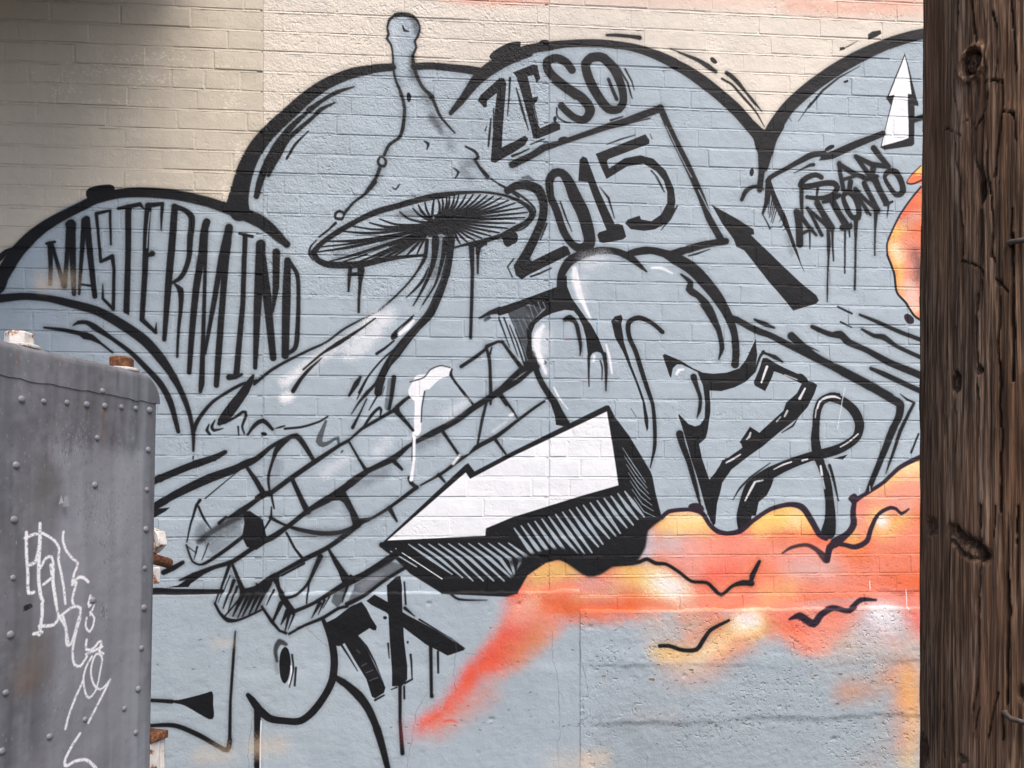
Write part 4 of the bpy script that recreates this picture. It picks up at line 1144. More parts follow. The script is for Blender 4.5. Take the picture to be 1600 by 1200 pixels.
def paint_image(name, rgb):
    """paint computed above -> an in-memory colour map (sRGB bytes)"""
    h, w = rgb.shape[:2]
    o = np.clip(rgb, 0, 1); o = np.where(o < .0031308, o * 12.92, 1.055 * np.maximum(o, 1e-6) ** (1 / 2.4) - .055)
    px = np.ones((h, w, 4), np.float32); px[..., :3] = o
    im = bpy.data.images.new(name, w, h); im.pixels.foreach_set(px.reshape(-1)); im.update(); im.pack()
    return im

# ================================================================= painted masonry material
ALB = 0.80                                             # display tone of the paint under this light -> its reflectance
mural_img = paint_image('mural_paint', paint_mural() * ALB)
def relief_image():
    rg = np.random.default_rng(21); sh = (1024, 2048)
    def tile(c):                                       # repeating value noise
        n = smooth_noise((sh[0] + 64, sh[1] + 64), c, rg)
        w = np.linspace(0, 1, 64, dtype=np.float32)
        n[:64] = n[:64] * w[:, None] + n[-64:] * (1 - w)[:, None]; n[:, :64] = n[:, :64] * w + n[:, -64:] * (1 - w)
        return n[:sh[0], :sh[1]]
    fine = .45 * tile(2.2) + .35 * tile(4.5) + .20 * tile(9)
    broad = .6 * tile(30) + .4 * tile(13)
    spots = .55 * tile(7) + .45 * tile(3.2); patch = tile(60)
    pits = np.clip((.33 - spots) / .12, 0, 1) * np.clip((patch - .45) / .15, 0, 1)
    rgb = np.stack([fine, broad, 1 - pits], -1)
    px = np.ones((*sh, 4), np.float32); px[..., :3] = rgb
    im = bpy.data.images.new('paint_relief', sh[1], sh[0], float_buffer=False, is_data=True); im.pixels.foreach_set(px.reshape(-1)); im.update(); im.pack()
    return im
relief_img = relief_image()
def painted(name, rough_k, pit=.0022):
    t = NT(name)
    sp = t.n('ShaderNodeSeparateXYZ'); t.l(t.pos, sp.inputs[0])
    u = t.math('MULTIPLY', t.math('SUBTRACT', sp.outputs[0], TX0), 1 / (TX1 - TX0))
    v = t.math('MULTIPLY', t.math('SUBTRACT', sp.outputs[2], TZ0), 1 / (TZ1 - TZ0))
    cb = t.n('ShaderNodeCombineXYZ'); t.l(u, cb.inputs[0]); t.l(v, cb.inputs[1])
    im = t.n('ShaderNodeTexImage', image=mural_img, extension='EXTEND', interpolation='Linear'); t.l(cb.outputs[0], im.inputs[0])
    cr = t.n('ShaderNodeCombineXYZ')
    t.l(t.math('MULTIPLY', sp.outputs[0], 1 / (2048 * .0019)), cr.inputs[0]); t.l(t.math('MULTIPLY', sp.outputs[2], 1 / (1024 * .0019)), cr.inputs[1])
    rl = t.n('ShaderNodeTexImage', image=relief_img, extension='REPEAT', interpolation='Linear'); t.l(cr.outputs[0], rl.inputs[0])
    ch = t.n('ShaderNodeSeparateColor'); t.l(rl.outputs[0], ch.inputs[0])
    # rough stretch of wall: between the two control joints, upper courses
    xa, xb = on_wall(412, 200)[0], on_wall(858, 200)[0]
    za = on_wall(600, 470)[1]
    m = t.math('MULTIPLY', t.math('GREATER_THAN', sp.outputs[0], xa), t.math('LESS_THAN', sp.outputs[0], xb))
    m = t.math('MULTIPLY', m, t.math('GREATER_THAN', sp.outputs[2], za))
    m = t.math('MULTIPLY_ADD', m, .42, .24 * rough_k)
    h = t.math('MULTIPLY', t.math('ADD', t.math('MULTIPLY', ch.outputs[0], .0040), t.math('MULTIPLY', ch.outputs[2], pit)), m)
    h = t.math('ADD', h, t.math('MULTIPLY', ch.outputs[1], .0022))
    bp = t.bump(h, 1.0, 1.0)
    return t.fin(im.outputs[0], .62, bp, .2)
M_BRICK = painted('painted_brick', 1.0)
M_MORTAR = painted('painted_mortar', 1.8)
M_BASE = painted('painted_render', 1.7, .0055)
M_SKIM = painted('painted_skim', 1.1, .0012)

# ================================================================= ground
t = NT('asphalt')
n = t.noise(t.pos, 60, 6, .7)
col = t.ramp(n, (.3, (.035, .034, .033)), (.7, (.075, .073, .07)))
M_ASPH = t.fin(col, .9, t.bump(t.noise(t.pos, 140, 3, .6), .5, .006), .3)
bm = bmesh.new()
bmesh.ops.create_grid(bm, x_segments=40, y_segments=40, size=60)
ground = from_bm('ground', bm, M_ASPH); tag(ground, kind='structure'); ground.location = (0, 0, 0)

# ================================================================= the brick wall
CH = 0.0749                                            # course height with its joint
def line_z(k): return EYE + (23 - k) * CH              # bed joint k counted down from the top of the frame
wall = tag(empty('brick_wall', (0.3, 0.2, 0)), 'painted brick wall covered by a black line mural on blue grey with orange smoke', 'wall', kind='thing')
def put(o, parent):                                    # keep world placement under an unrotated parent
    o.parent = parent; o.matrix_parent_inverse = Matrix.Translation(-Vector(parent.location)); return o
BED, PERP, PROUD = 0.0085, 0.0042, 0.0040
XL, XR = -3.6, 4.2
cuts = [XL, on_wall(411, 200)[0], on_wall(858, 150)[0], XR]
mesh_cache = {}
def brick_mesh(L, h, var):
    key = (round(L, 3), round(h, 4), var)
    if key in mesh_cache: return mesh_cache[key]
    r = random.Random(hash(key) & 0xffff)
    L = key[0]
    bev = .0030
    def ring(dx, dz, y, j):
        pts = []
        for sx, sz in ((-1, -1), (1, -1), (1, 1), (-1, 1)):
            pts.append((sx * (L / 2 - dx) + r.uniform(-j, j), y + r.uniform(-.0005, .0005), sz * (h / 2 - dz) + r.uniform(-j, j)))
        return pts
    # mid-edge points so that the arrises are not dead straight
    def ring8(d, y, j):
        pts = []
        for a, b in (((-1, -1), (1, -1)), ((1, -1), (1, 1)), ((1, 1), (-1, 1)), ((-1, 1), (-1, -1))):
            for f in (0, .5):
                sx, sz = a[0] + (b[0] - a[0]) * f, a[1] + (b[1] - a[1]) * f
                pts.append((sx * (L / 2 - d) + r.uniform(-j, j), y + r.uniform(-.0006, .0006), sz * (h / 2 - d) + r.uniform(-j, j) * .7))
        return pts
    vs = ring8(0, .012, .0004) + ring8(0, .0021, .0008) + ring8(bev, 0, .0011)
    fs = []
    for k in range(2):
        for i in range(8):
            a, b = k * 8 + i, k * 8 + (i + 1) % 8
            fs.append((a, b, b + 8, a + 8))
    fs.append(tuple(range(16, 24)))
    me = bpy.data.meshes.new('brick'); me.from_pydata(vs, [], fs); me.materials.append(M_BRICK); me.update()
    mesh_cache[key] = me
    return me
def cam_uv(x, z):
    dx, dz = x, z - EYE
    f = dx * math.sin(YAW) + DIST * math.cos(YAW); r = dx * math.cos(YAW) - DIST * math.sin(YAW)
    return 800 + F_PX * r / f, HOR - F_PX * dz / f, f
bricks = []                                            # (x0, x1, z centre, height)
x_ref = on_wall(140, 45)[0]                            # one measured perpend
STR = on_wall(250, 45)[0] - x_ref                      # stretcher length with joint
for k in range(-13, 29):
    z0, z1 = line_z(k + 1), line_z(k)
    zc, h = (z0 + z1) / 2 - BED * .1, CH - BED
    head = (k - 2) % 6 == 0
    step = STR / 2 if head else STR
    off = (STR * .25 if head else (0 if k % 2 == 0 else STR / 2)) + rnd.uniform(-.012, .012)
    if k % 3 == 1: off += rnd.choice((0, STR * .25, -STR * .2))
    for s in range(3):
        a, b = cuts[s], cuts[s + 1]
        o2 = off + (0, .07, -.05)[s]
        x = x_ref + o2 - math.ceil((x_ref + o2 - a) / step) * step
        while x < b:
            w = step + rnd.uniform(-.006, .006)
            x0, x1 = max(x, a), min(x + w, b)
            if x1 - x0 > .03: bricks.append((x0 + PERP / 2, x1 - PERP / 2, zc, h))
            x += w
# which bricks does the photograph show, and how large
def shown(b):
    x0, x1, zc, h = b
    u0, v0, f = cam_uv(x0, zc); u1, v1, _ = cam_uv(x1, zc)
    lo, hi = max(u0, 0), min(u1, 1436)
    if hi <= lo or v0 < -8 or v0 > 960: return 0
    if (lo + hi) / 2 < 240 and v0 > 590: return 0
    return (hi - lo) * h / f
order = sorted(range(len(bricks)), key=lambda i: -shown(bricks[i]))
single = set(i for i in order[:300] if shown(bricks[i]) > 0)
rest_v, rest_f = [], []
for i, (x0, x1, zc, h) in enumerate(bricks):
    zb = zc - h / 2
    low = on_wall(cam_uv((x0 + x1) / 2, 1.2)[0], 900)[0]
    me = brick_mesh(round((x1 - x0) * 200) / 200, h, i % 5)
    loc = Vector(((x0 + x1) / 2, rnd.gauss(0, .0007), zc + rnd.gauss(0, .0009)))
    rot = (rnd.gauss(0, .004), rnd.gauss(0, .0022), rnd.gauss(0, .0022))
    if i in single:
        o = mesh_obj('brick', me); o.location = loc; o.rotation_euler = rot; put(o, wall)
    else:
        m4 = Matrix.Translation(loc) @ Matrix.Rotation(rot[1], 4, 'Y')
        n0 = len(rest_v)
        rest_v += [tuple(m4 @ v.co) for v in me.vertices]
        rest_f += [tuple(n0 + q for q in p.vertices) for p in me.polygons]
me = bpy.data.meshes.new('brickwork'); me.from_pydata(rest_v, [], rest_f); me.materials.append(M_BRICK); me.update()
o = mesh_obj('brickwork', me); put(o, wall); tag(o, kind='stuff')
# mortar: recessed bed joints, nearly flush perpends, slightly wavy
bm = bmesh.new()
def strip(x0, x1, z0, z1, y, n, j):
    prev = None
    for i in range(n + 1):
        x = x0 + (x1 - x0) * i / n
        a = bm.verts.new((x, y + rnd.uniform(-j, j), z0)); b = bm.verts.new((x, y + rnd.uniform(-j, j), z1))
        if prev: bm.faces.new((prev[0], a, b, prev[1]))
        prev = (a, b)
strip(XL, XR, .2, 4.75, PROUD, 2, 0)
for s in range(3):
    for k in range(-13, 29):
        strip(cuts[s] + .0014, cuts[s + 1] - .0014, line_z(k + 1) + BED * .45, line_z(k) - BED * .55, .0012, int((cuts[s + 1] - cuts[s]) / .04), .0007)
        # weathered bed joint: cut back under the upper brick, flush with the lower one
        x, prev = cuts[s] + .0014, None
        while x < cuts[s + 1]:
            zc = line_z(k); w_ = rnd.uniform(-.0012, .0012)
            q = [bm.verts.new((x, rnd.uniform(.0020, .0040), zc + BED * .52 + .0006)), bm.verts.new((x, rnd.uniform(.0010, .0022), zc + BED * .22 + w_)), bm.verts.new((x, rnd.uniform(-.0008, .0009), zc - BED * .5 - .001))]
            if prev:
                bm.faces.new((prev[1], q[1], q[0], prev[0])); bm.faces.new((prev[2], q[2], q[1], prev[1]))
            prev = q; x += rnd.uniform(.012, .04)
o = from_bm('mortar', bm, M_MORTAR); put(o, wall)
# solid body of the wall and its coping
t = NT('plain_masonry')
M_PLAIN = t.fin(t.ramp(t.noise(t.pos, 20, 5, .6), (.3, (.30, .27, .23)), (.7, (.42, .38, .33))), .85, t.bump(t.noise(t.pos, 80), .4, .005))
def box_bm(bm, lo, hi, bev=0):
    r = bmesh.ops.create_cube(bm, size=1)
    for v in r['verts']:
        for i in range(3): v.co[i] = lo[i] + (hi[i] - lo[i]) * (v.co[i] + .5)
    if bev:
        es = list({e for v in r['verts'] for e in v.link_edges})
        bmesh.ops.bevel(bm, geom=es, offset=bev, segments=2, affect='EDGES', profile=.5)
bm = bmesh.new(); box_bm(bm, (XL, .0125, 0), (XR, .36, 4.735)); put(from_bm('wall_core', bm, M_PLAIN), wall)
bm = bmesh.new(); box_bm(bm, (XL - .03, -.05, 4.737), (XR + .03, .42, 4.83), .008); put(from_bm('coping', bm, M_PLAIN), wall)

# ---- rendered base: smooth skim on the left, rough board-marked concrete on the right, standing proud of the brick
def relief(xs, zs, seed, cells):
    rg = np.random.default_rng(seed); out = np.zeros((len(zs), len(xs)), np.float32)
    for c, a in cells: out += a * (smooth_noise(out.shape, c, rg) - .5)
    return out
def base_slab(name, x0, x1, ztop, front, rough, seed, lifts, mat):
    d = .006
    xs = np.arange(x0, x1 + d / 2, d); zb = np.arange(.0, ztop + d / 2, d)
    n = relief(xs, zb, seed, ((60, .006), (14, .0022 * rough), (5, .0014 * rough), (2.2, .0016 * rough)))
    rg = np.random.default_rng(seed + 9)
    XX, ZZ = np.meshgrid(xs, zb)
    n = n + .0014 * rough * (vnoise(XX * 9, ZZ * 40, seed) - .5) + .0012 * rough * (vnoise(XX * 26, ZZ * 90, seed + 1) - .5)   # trowel and board drag
    n = n - .004 * rough * np.clip(vnoise(XX * 60, ZZ * 70, seed + 2) - .78, 0, 1) * 4
    y = -front - n
    for zl, st, hw in lifts:                           # board lifts: each stands a little back from the one above
        e = zl + (.03 * (smooth_noise((1, len(xs)), 40, rg)[0] - .5) + .014 * (smooth_noise((1, len(xs)), 6, rg)[0] - .5)) * rough; st = st * (.2 + 1.5 * smooth_noise((1, len(xs)), 30, rg)[0])
        y += st * np.clip((e[None, :] - zb[:, None]) / hw + .5, 0, 1)
    for _ in range(int(110 * rough)):                  # pits and blow holes
        px, pz = rg.integers(3, len(xs) - 3), rg.integers(3, len(zb) - 3)
        y[pz:pz + 1 + rg.integers(0, 2), px:px + 1 + rg.integers(0, 3)] += rg.uniform(.002, .007)
    co = np.empty((len(zb), len(xs), 3), np.float32)
    co[..., 0] = xs[None, :]; co[..., 1] = y; co[..., 2] = zb[:, None]
    co[-1, :, 2] = ztop + .009 * (smooth_noise((1, len(xs)), 12, rg)[0] - .5) + .005 * (smooth_noise((1, len(xs)), 3, rg)[0] - .5)
    # sloping weathered top back to the brick face
    top = co[-1].copy()
    r1 = top.copy(); r1[:, 1] += front * .35 + .001 + .004 * (smooth_noise((1, len(xs)), 5, rg)[0] - .5); r1[:, 2] += .0030
    r2 = top.copy(); r2[:, 1] = .004; r2[:, 2] = r1[:, 2] + .004
    co = np.concatenate([co, r1[None], r2[None]])
    me = grid_mesh(name, co[:, ::1], mat)
    return put(mesh_obj(name, me), wall)
XJ = on_wall(906, 1050)[0]
base_slab('rendered_base', XL, XJ, on_wall(300, 929)[1], .0138, .30, 3, ((on_wall(300, 1051)[1], -.0025, .03),), M_SKIM)
base_slab('concrete_base', XJ, XR, on_wall(1100, 953)[1], .0130, .62, 4, ((on_wall(1300, 1036)[1], .0022, .012), (on_wall(1200, 1122)[1], .0045, .016)), M_BASE)

# ================================================================= utility pole
YC, YS = math.cos(YAW), math.sin(YAW)
def cam_ray(u, v):
    r, up = (u - 800.) / F_PX, (HOR - v) / F_PX
    return Vector((r * YC + YS, -r * YS + YC, up))
EYEP = Vector((0, -DIST, EYE))
PR = .160
_a = math.atan((1437 - 800) / F_PX)
_cx, _cy = 1.35 * math.sin(_a) + PR * math.cos(_a), 1.35 * math.cos(_a) - PR * math.sin(_a)
PC = Vector((_cx * YC + _cy * YS, -DIST - _cx * YS + _cy * YC, 0))
TH0 = math.atan2(-DIST - PC.y, -PC.x)                  # direction from the pole towards the eye
def pole_hit(u, v):
    d = cam_ray(u, v); o = EYEP - PC
    a = d.x * d.x + d.y * d.y; b = 2 * (o.x * d.x + o.y * d.y); c = o.x * o.x + o.y * o.y - PR * PR
    q = b * b - 4 * a * c
    s = (-b - math.sqrt(max(q, 0))) / (2 * a)
    p = EYEP + d * s
    th = math.atan2(p.y - PC.y, p.x - PC.x) - TH0
    th = (th + math.pi) % (2 * math.pi) - math.pi
    return th * PR, p.z                                # arc position (0 = facing the eye), height

# ================================================================= steel awning fixed to the wall above the frame, upper left
t = NT('galvanised_sheet')
n = t.noise(t.pos, 18, 4, .6)
M_GALV = t.fin(t.ramp(n, (.3, (.16, .15, .14)), (.7, (.30, .29, .28))), .6, t.bump(n, .2, .003), .4)
def build_awning(x0, x1, z0, out):
    root = tag(empty('steel_awning', ((x0 + x1) / 2, -.01, z0)), 'corrugated steel awning bracketed to the painted wall at upper left', 'awning')
    xs = np.arange(x0, x1 + .001, .015); ys = np.linspace(-.015, -out, 12)
    co = np.empty((len(ys), len(xs), 3), np.float32)
    co[..., 0] = xs[None, :] - root.location.x; co[..., 1] = ys[:, None] - root.location.y
    co[..., 2] = .012 * np.sin(xs * 2 * math.pi / .075)[None, :] + (.20 + ys * .18)[:, None]
    mesh_obj('roof_sheet', grid_mesh('roof_sheet', co, M_GALV), root)
    for x in (x0 + .15, (x0 + x1) / 2, x1 - .15):
        bm = bmesh.new(); X = x - root.location.x
        box_bm(bm, (X - .02, -out + .06, .0), (X + .02, -.004, .03), .003); from_bm('bracket', bm, M_GALV, root)
    return root
build_awning(-3.4, -.90, 3.56, 1.6)
def path_dist(S, Z, pts, stretch=1.0):
    d = np.full(S.shape, 9., np.float32)
    for (a, b), (c, e) in zip(pts[:-1], pts[1:]):
        dx, dy = c - a, e - b; L = dx * dx + dy * dy + 1e-12
        t = np.clip(((S - a) * dx + (Z - b) * dy) / L, 0, 1)
        d = np.minimum(d, np.hypot(S - a - t * dx, Z - b - t * dy))
    return d
# ---- weathered wood
t = NT('weathered_pole_wood')
tc = t.n('ShaderNodeTexCoord'); ob = tc.outputs['Object']
g1 = t.noise(ob, 30, 4, .6, (1, 1, .05)); g2 = t.noise(ob, 150, 3, .6, (1, 1, .03)); g3 = t.noise(ob, 6, 3, .6, (1, 1, .35)); g4 = t.noise(ob, 480, 2, .6, (1, 1, .03))
col = t.ramp(g1, (.28, (.080, .047, .028)), (.45, (.220, .132, .080)), (.58, (.310, .197, .126)), (.74, (.430, .300, .210)))
col = t.mix(t.ramp(g2, (.42, .85), (.56, .0)), col, (.050, .030, .020))
col = t.mix(t.ramp(g4, (.40, .7), (.54, .0)), col, (.040, .025, .017))
col = t.mix(t.ramp(g3, (.44, 0.), (.66, .5)), col, (.180, .088, .048))
at = t.n('ShaderNodeAttribute', attribute_name='stain')
col = t.mix(at.outputs['Fac'], col, (.016, .011, .009))
hh = t.math('ADD', t.math('MULTIPLY', g2, .0035), t.math('MULTIPLY', g4, .0022))
bp = t.bump(hh, 1.0, 1.0)
M_WOOD = t.fin(col, .95, bp, .08)
t = NT('rusty_steel')
n = t.noise(t.pos, 130, 5, .65)
M_RUST = t.fin(t.ramp(n, (.3, (.035, .016, .010)), (.52, (.12, .048, .022)), (.72, (.28, .12, .05))), .85, t.bump(n, .6, .002), .3)
t = NT('dark_iron')
M_NAIL = t.fin(t.ramp(t.noise(t.pos, 200), (.3, (.03, .022, .018)), (.7, (.10, .07, .055))), .7)
t = NT('flaking_white_paint_on_rust')
n = t.noise(t.pos, 48, 4, .6)
M_FLAKE = t.fin(t.ramp(n, (.34, (.14, .055, .026)), (.40, (.30, .19, .13)), (.44, (.50, .47, .44)), (.7, (.60, .58, .56))), .7, t.bump(n, .7, .003), .3)

def build_pole():
    root = empty('utility_pole', PC); tag(root, 'dark weathered wooden utility pole with deep cracks and knots', 'pole')
    th = np.concatenate([np.radians(np.arange(-180, -98, 8.)), np.arange(math.radians(-98), math.radians(66), .0016 / PR), np.radians(np.arange(70, 180.1, 8.))])
    th[-1] = math.pi
    zz = np.concatenate([np.arange(-.02, 1.04, .06), np.arange(1.06, 2.56, .0024), np.arange(2.6, 7.4, .10)])
    S, Z = np.meshgrid(th * PR, zz)
    fade = np.ones_like(S)
    P1 = lambda ox, oy, q: [pole_hit(ox + float(a.split(',')[0]) / 3, oy + float(a.split(',')[1]) / 3) for a in q.split()]
    h = np.zeros_like(S); stain = np.zeros_like(S)
    # knots bend the grain
    Sw = S + .002 * (vnoise(S * 30, Z * 3, 3) - .5)
    for (ks, kz), r in ((P1(1420, 0, '290,300')[0], .030), (P1(1420, 400, '215,610')[0], .016), (P1(1420, 800, '240,640')[0], .022)):
        q = ((S - ks) / r) ** 2 + ((Z - kz) / (r * 2.6)) ** 2
        Sw = Sw + np.sign(S - ks + 1e-6) * -.22 * r * np.exp(-q)
    h += .0022 * vnoise(Sw * 55, Z * 2.2, 1) + .0020 * vnoise(Sw * 140, Z * 5, 2) + .0034 * vnoise(Sw * 400, Z * 11, 4) + .0030 * vnoise(S * 16, Z * 5, 5)
    fin_ = np.clip(vnoise(Sw * 190, Z * 4.5, 6) - .70, 0, 1) * 5          # open fine checks
    h += .0050 * np.clip(fin_, 0, 1); stain = np.maximum(stain, .35 * np.clip(fin_, 0, 1))
    blocks = np.floor(vnoise(Sw * 42, Z * 4.0, 8) * 5) / 5                  # slivers that have sprung or dropped
    h += .0022 * blocks
    cr = [(1420, 0, '220,-20 215,100 208,200 212,300 200,400 215,520 225,620', 1.), (1420, 0, '278,-20 290,80 295,150', .9), (1420, 0, '385,50 405,150 410,250 405,340 400,370', .8),
          (1420, 0, '470,-20 480,100 500,250 505,330', .8), (1420, 0, '405,375 435,380 440,500 425,560 410,700 400,820', 1.2), (1420, 0, '365,430 355,510 325,570 305,600 305,740 318,790', 1.),
          (1420, 0, '205,640 210,760 235,840 240,1000 243,1200', 1.1), (1420, 0, '490,520 495,600 500,660', .7), (1420, 0, '360,710 355,780 380,900 388,1050 380,1200', .9),
          (1420, 0, '325,980 330,1100 320,1200', .8), (1420, 0, '480,980 475,1100', .8), (1420, 0, '345,380 400,370', .8), (1420, 0, '135,620 170,600 200,615 240,635', .5), (1420, 0, '235,570 265,560 295,575', .5), (1420, 0, '430,520 470,520 490,540', .6),
          (1420, 400, '315,180 310,300 310,400 320,500 335,540', 1.2), (1420, 400, '485,-100 490,200 492,380 488,580', 1.1), (1420, 400, '425,190 425,300 410,400 425,500 430,600 420,700 430,850 430,1000 425,1200', 1.1),
          (1420, 400, '215,330 215,540', .6), (1420, 400, '215,600 210,700 215,800 205,960', .9), (1420, 400, '315,600 325,700 315,850', .7), (1420, 400, '240,20 290,35 330,55 340,75', .7), (1420, 400, '340,80 335,160', .7), (1420, 400, '395,100 430,125 465,165', .7), (1420, 400, '380,-10 400,25', .7),
          (1420, 800, '330,-30 330,200 325,380 320,450 325,620 315,800 300,930', 1.3), (1420, 800, '400,-30 395,120', .7), (1420, 800, '465,280 465,500 460,700 460,900', 1.2), (1420, 800, '505,-30 500,150', .7),
          (1420, 800, '415,850 390,950 370,1060', .7), (1420, 800, '330,920 305,1020', .7), (1420, 800, '440,960 440,1070', .8), (1420, 800, '165,900 165,1150', .6), (1420, 800, '90,300 92,700', .7), (1420, 400, '75,200 80,500', .6), (1420, 0, '90,500 85,900', .6)]
    jit = .0022 * (vnoise(S * 0 + Z * 30, Z * 0, 9) - .5) + .0016 * (vnoise(Z * 110, Z * 0, 12) - .5)
    for ox, oy, q, k in cr:
        pts = P1(ox, oy, q)
        zs = [p[1] for p in pts]; ss = [p[0] for p in pts]
        m = (Z[:, 0] > min(zs) - .02) & (Z[:, 0] < max(zs) + .02); c = (S[0] > min(ss) - .02) & (S[0] < max(ss) + .02)
        if not m.any() or not c.any(): continue
        ix = np.ix_(m, c)
        wob = .6 + .8 * vnoise(Z[ix] * 60, S[ix] * 0, 13)
        d = path_dist(S[ix] + jit[ix], Z[ix], pts)
        e = np.exp(-(d / (.0011 * k * wob)) ** 4)
        h[ix] += .0090 * k * e; stain[ix] = np.maximum(stain[ix], .75 * e)
        side = np.exp(-(d / .010) ** 2) * (S[ix] > np.interp(Z[ix], zs[::-1] if zs[0] > zs[-1] else zs, ss[::-1] if zs[0] > zs[-1] else ss))
        h[ix] -= .0010 * k * side
    # knots and gouges: (sheet, x, y, rx px, ry px, depth, stain)
    for ox, oy, x, y, rx, ry, dp, st in ((1420, 0, 290, 295, 44, 58, .0, .0), (1420, 0, 330, 870, 24, 105, .013, .8), (1420, 400, 212, 590, 26, 56, .014, .8), (1420, 400, 420, 122, 16, 12, .008, .8), (1420, 800, 95, 70, 28, 46, .014, .8), (1420, 400, 325, 535, 18, 20, .008, .7),
                                        (1420, 800, 250, 1160, 30, 20, .007, .6), (1420, 800, 70, 1110, 22, 80, .010, .7), (1420, 800, 525, 850, 20, 40, .008, .5), (1420, 0, 300, 330, 20, 20, .0, .0)):
        (s0, z0) = pole_hit(ox + x / 3, oy + y / 3); (s1, _) = pole_hit(ox + (x + rx) / 3, oy + y / 3); (_, z1) = pole_hit(ox + x / 3, oy + (y - ry) / 3)
        q = np.sqrt(((S - s0) / max(abs(s1 - s0), .004)) ** 2 + ((Z - z0) / max(abs(z1 - z0), .004)) ** 2) + .35 * (vnoise(S * 160, Z * 60, 15) - .5)
        e = np.clip(1.25 - q, 0, 1); e = e * e * (3 - 2 * e)
        h += dp * e; stain = np.maximum(stain, st * e * (.4 + .6 * vnoise(S * 300, Z * 25, 16)))
    # the big round knot: a ring groove and a raised eye
    s0, z0 = pole_hit(1420 + 290 / 3, 98); s1, _ = pole_hit(1420 + 335 / 3, 98)
    rk = abs(s1 - s0); q = np.hypot(S - s0, (Z - z0) * .85) / rk + .12 * (vnoise(S * 120, Z * 120, 17) - .5)
    ring = np.exp(-((q - .9) / .16) ** 2); h += .010 * ring; stain = np.maximum(stain, .85 * ring)
    h += .004 * np.sin(q * 16) * np.exp(-(q / .8) ** 2); h -= .008 * np.exp(-((q - 1.35) / .3) ** 2)
    # crescent axe cut
    cut = P1(1420, 800, '200,80 250,125 300,150 350,205'); d = path_dist(S, Z, cut)
    low = P1(1420, 800, '195,135 240,190 290,218 350,218'); d2 = path_dist(S, Z, low)
    e = np.exp(-(d / .007) ** 2); h += .014 * e; stain = np.maximum(stain, .7 * e)
    e = np.exp(-(d2 / .003) ** 2); h += .007 * e; stain = np.maximum(stain, .6 * e)
    h -= h[:, :1] * 0
    # keep the closing seam at the back shut
    h[:, 0] = h[:, -1]
    R = PR + .004 - h - .004 * (Z - 1.6)
    ang = TH0 + S / PR
    co = np.stack([R * np.cos(ang), R * np.sin(ang), Z], -1)
    me = grid_mesh('shaft', co, M_WOOD)
    a = me.attributes.new('stain', 'FLOAT', 'POINT'); a.data.foreach_set('value', np.clip(stain, 0, 1).reshape(-1).astype(np.float32))
    mesh_obj('shaft', me, root)
    bm = bmesh.new(); vs = [bm.verts.new((float(co[-1, i, 0]), float(co[-1, i, 1]), float(zz[-1]))) for i in range(0, len(th), 6)]; bm.faces.new(vs)
    from_bm('pole_top', bm, M_WOOD, root)
    # bent nails
    for u, v, du, dv in ((1578, 380, 40, 2), (1571, 1113, 40, 9)):
        s, z = pole_hit(u, v)
        a0 = TH0 + s / PR
        bm = bmesh.new()
        pts = [Vector(((PR - .012) * math.cos(a0), (PR - .012) * math.sin(a0), z)), Vector(((PR + .004) * math.cos(a0), (PR + .004) * math.sin(a0), z)),
               Vector(((PR + .007) * math.cos(a0 + .05), (PR + .007) * math.sin(a0 + .05), z - dv * .0006)), Vector(((PR + .008) * math.cos(a0 + .30), (PR + .008) * math.sin(a0 + .30), z - dv * .0013))]
        tube(bm, pts, (.0035, .0037, .0036, .0034), 8)
        from_bm('nail', bm, M_NAIL, root, True)
    return root
def tube(bm, pts, rad, n=10, cap=True):
    rings = []
    for i, p in enumerate(pts):
        d = (pts[min(i + 1, len(pts) - 1)] - pts[max(i - 1, 0)]).normalized()
        x = d.orthogonal().normalized() if i == 0 else (rings_x - d * rings_x.dot(d)).normalized()
        rings_x = x; y = d.cross(x)
        rings.append([bm.verts.new(p + (x * math.cos(2 * math.pi * k / n) + y * math.sin(2 * math.pi * k / n)) * rad[i]) for k in range(n)])
    for a, b in zip(rings[:-1], rings[1:]):
        for k in range(n): bm.faces.new((a[k], a[(k + 1) % n], b[(k + 1) % n], b[k]))
    if cap: bm.faces.new(rings[0][::-1]); bm.faces.new(rings[-1])
build_pole()

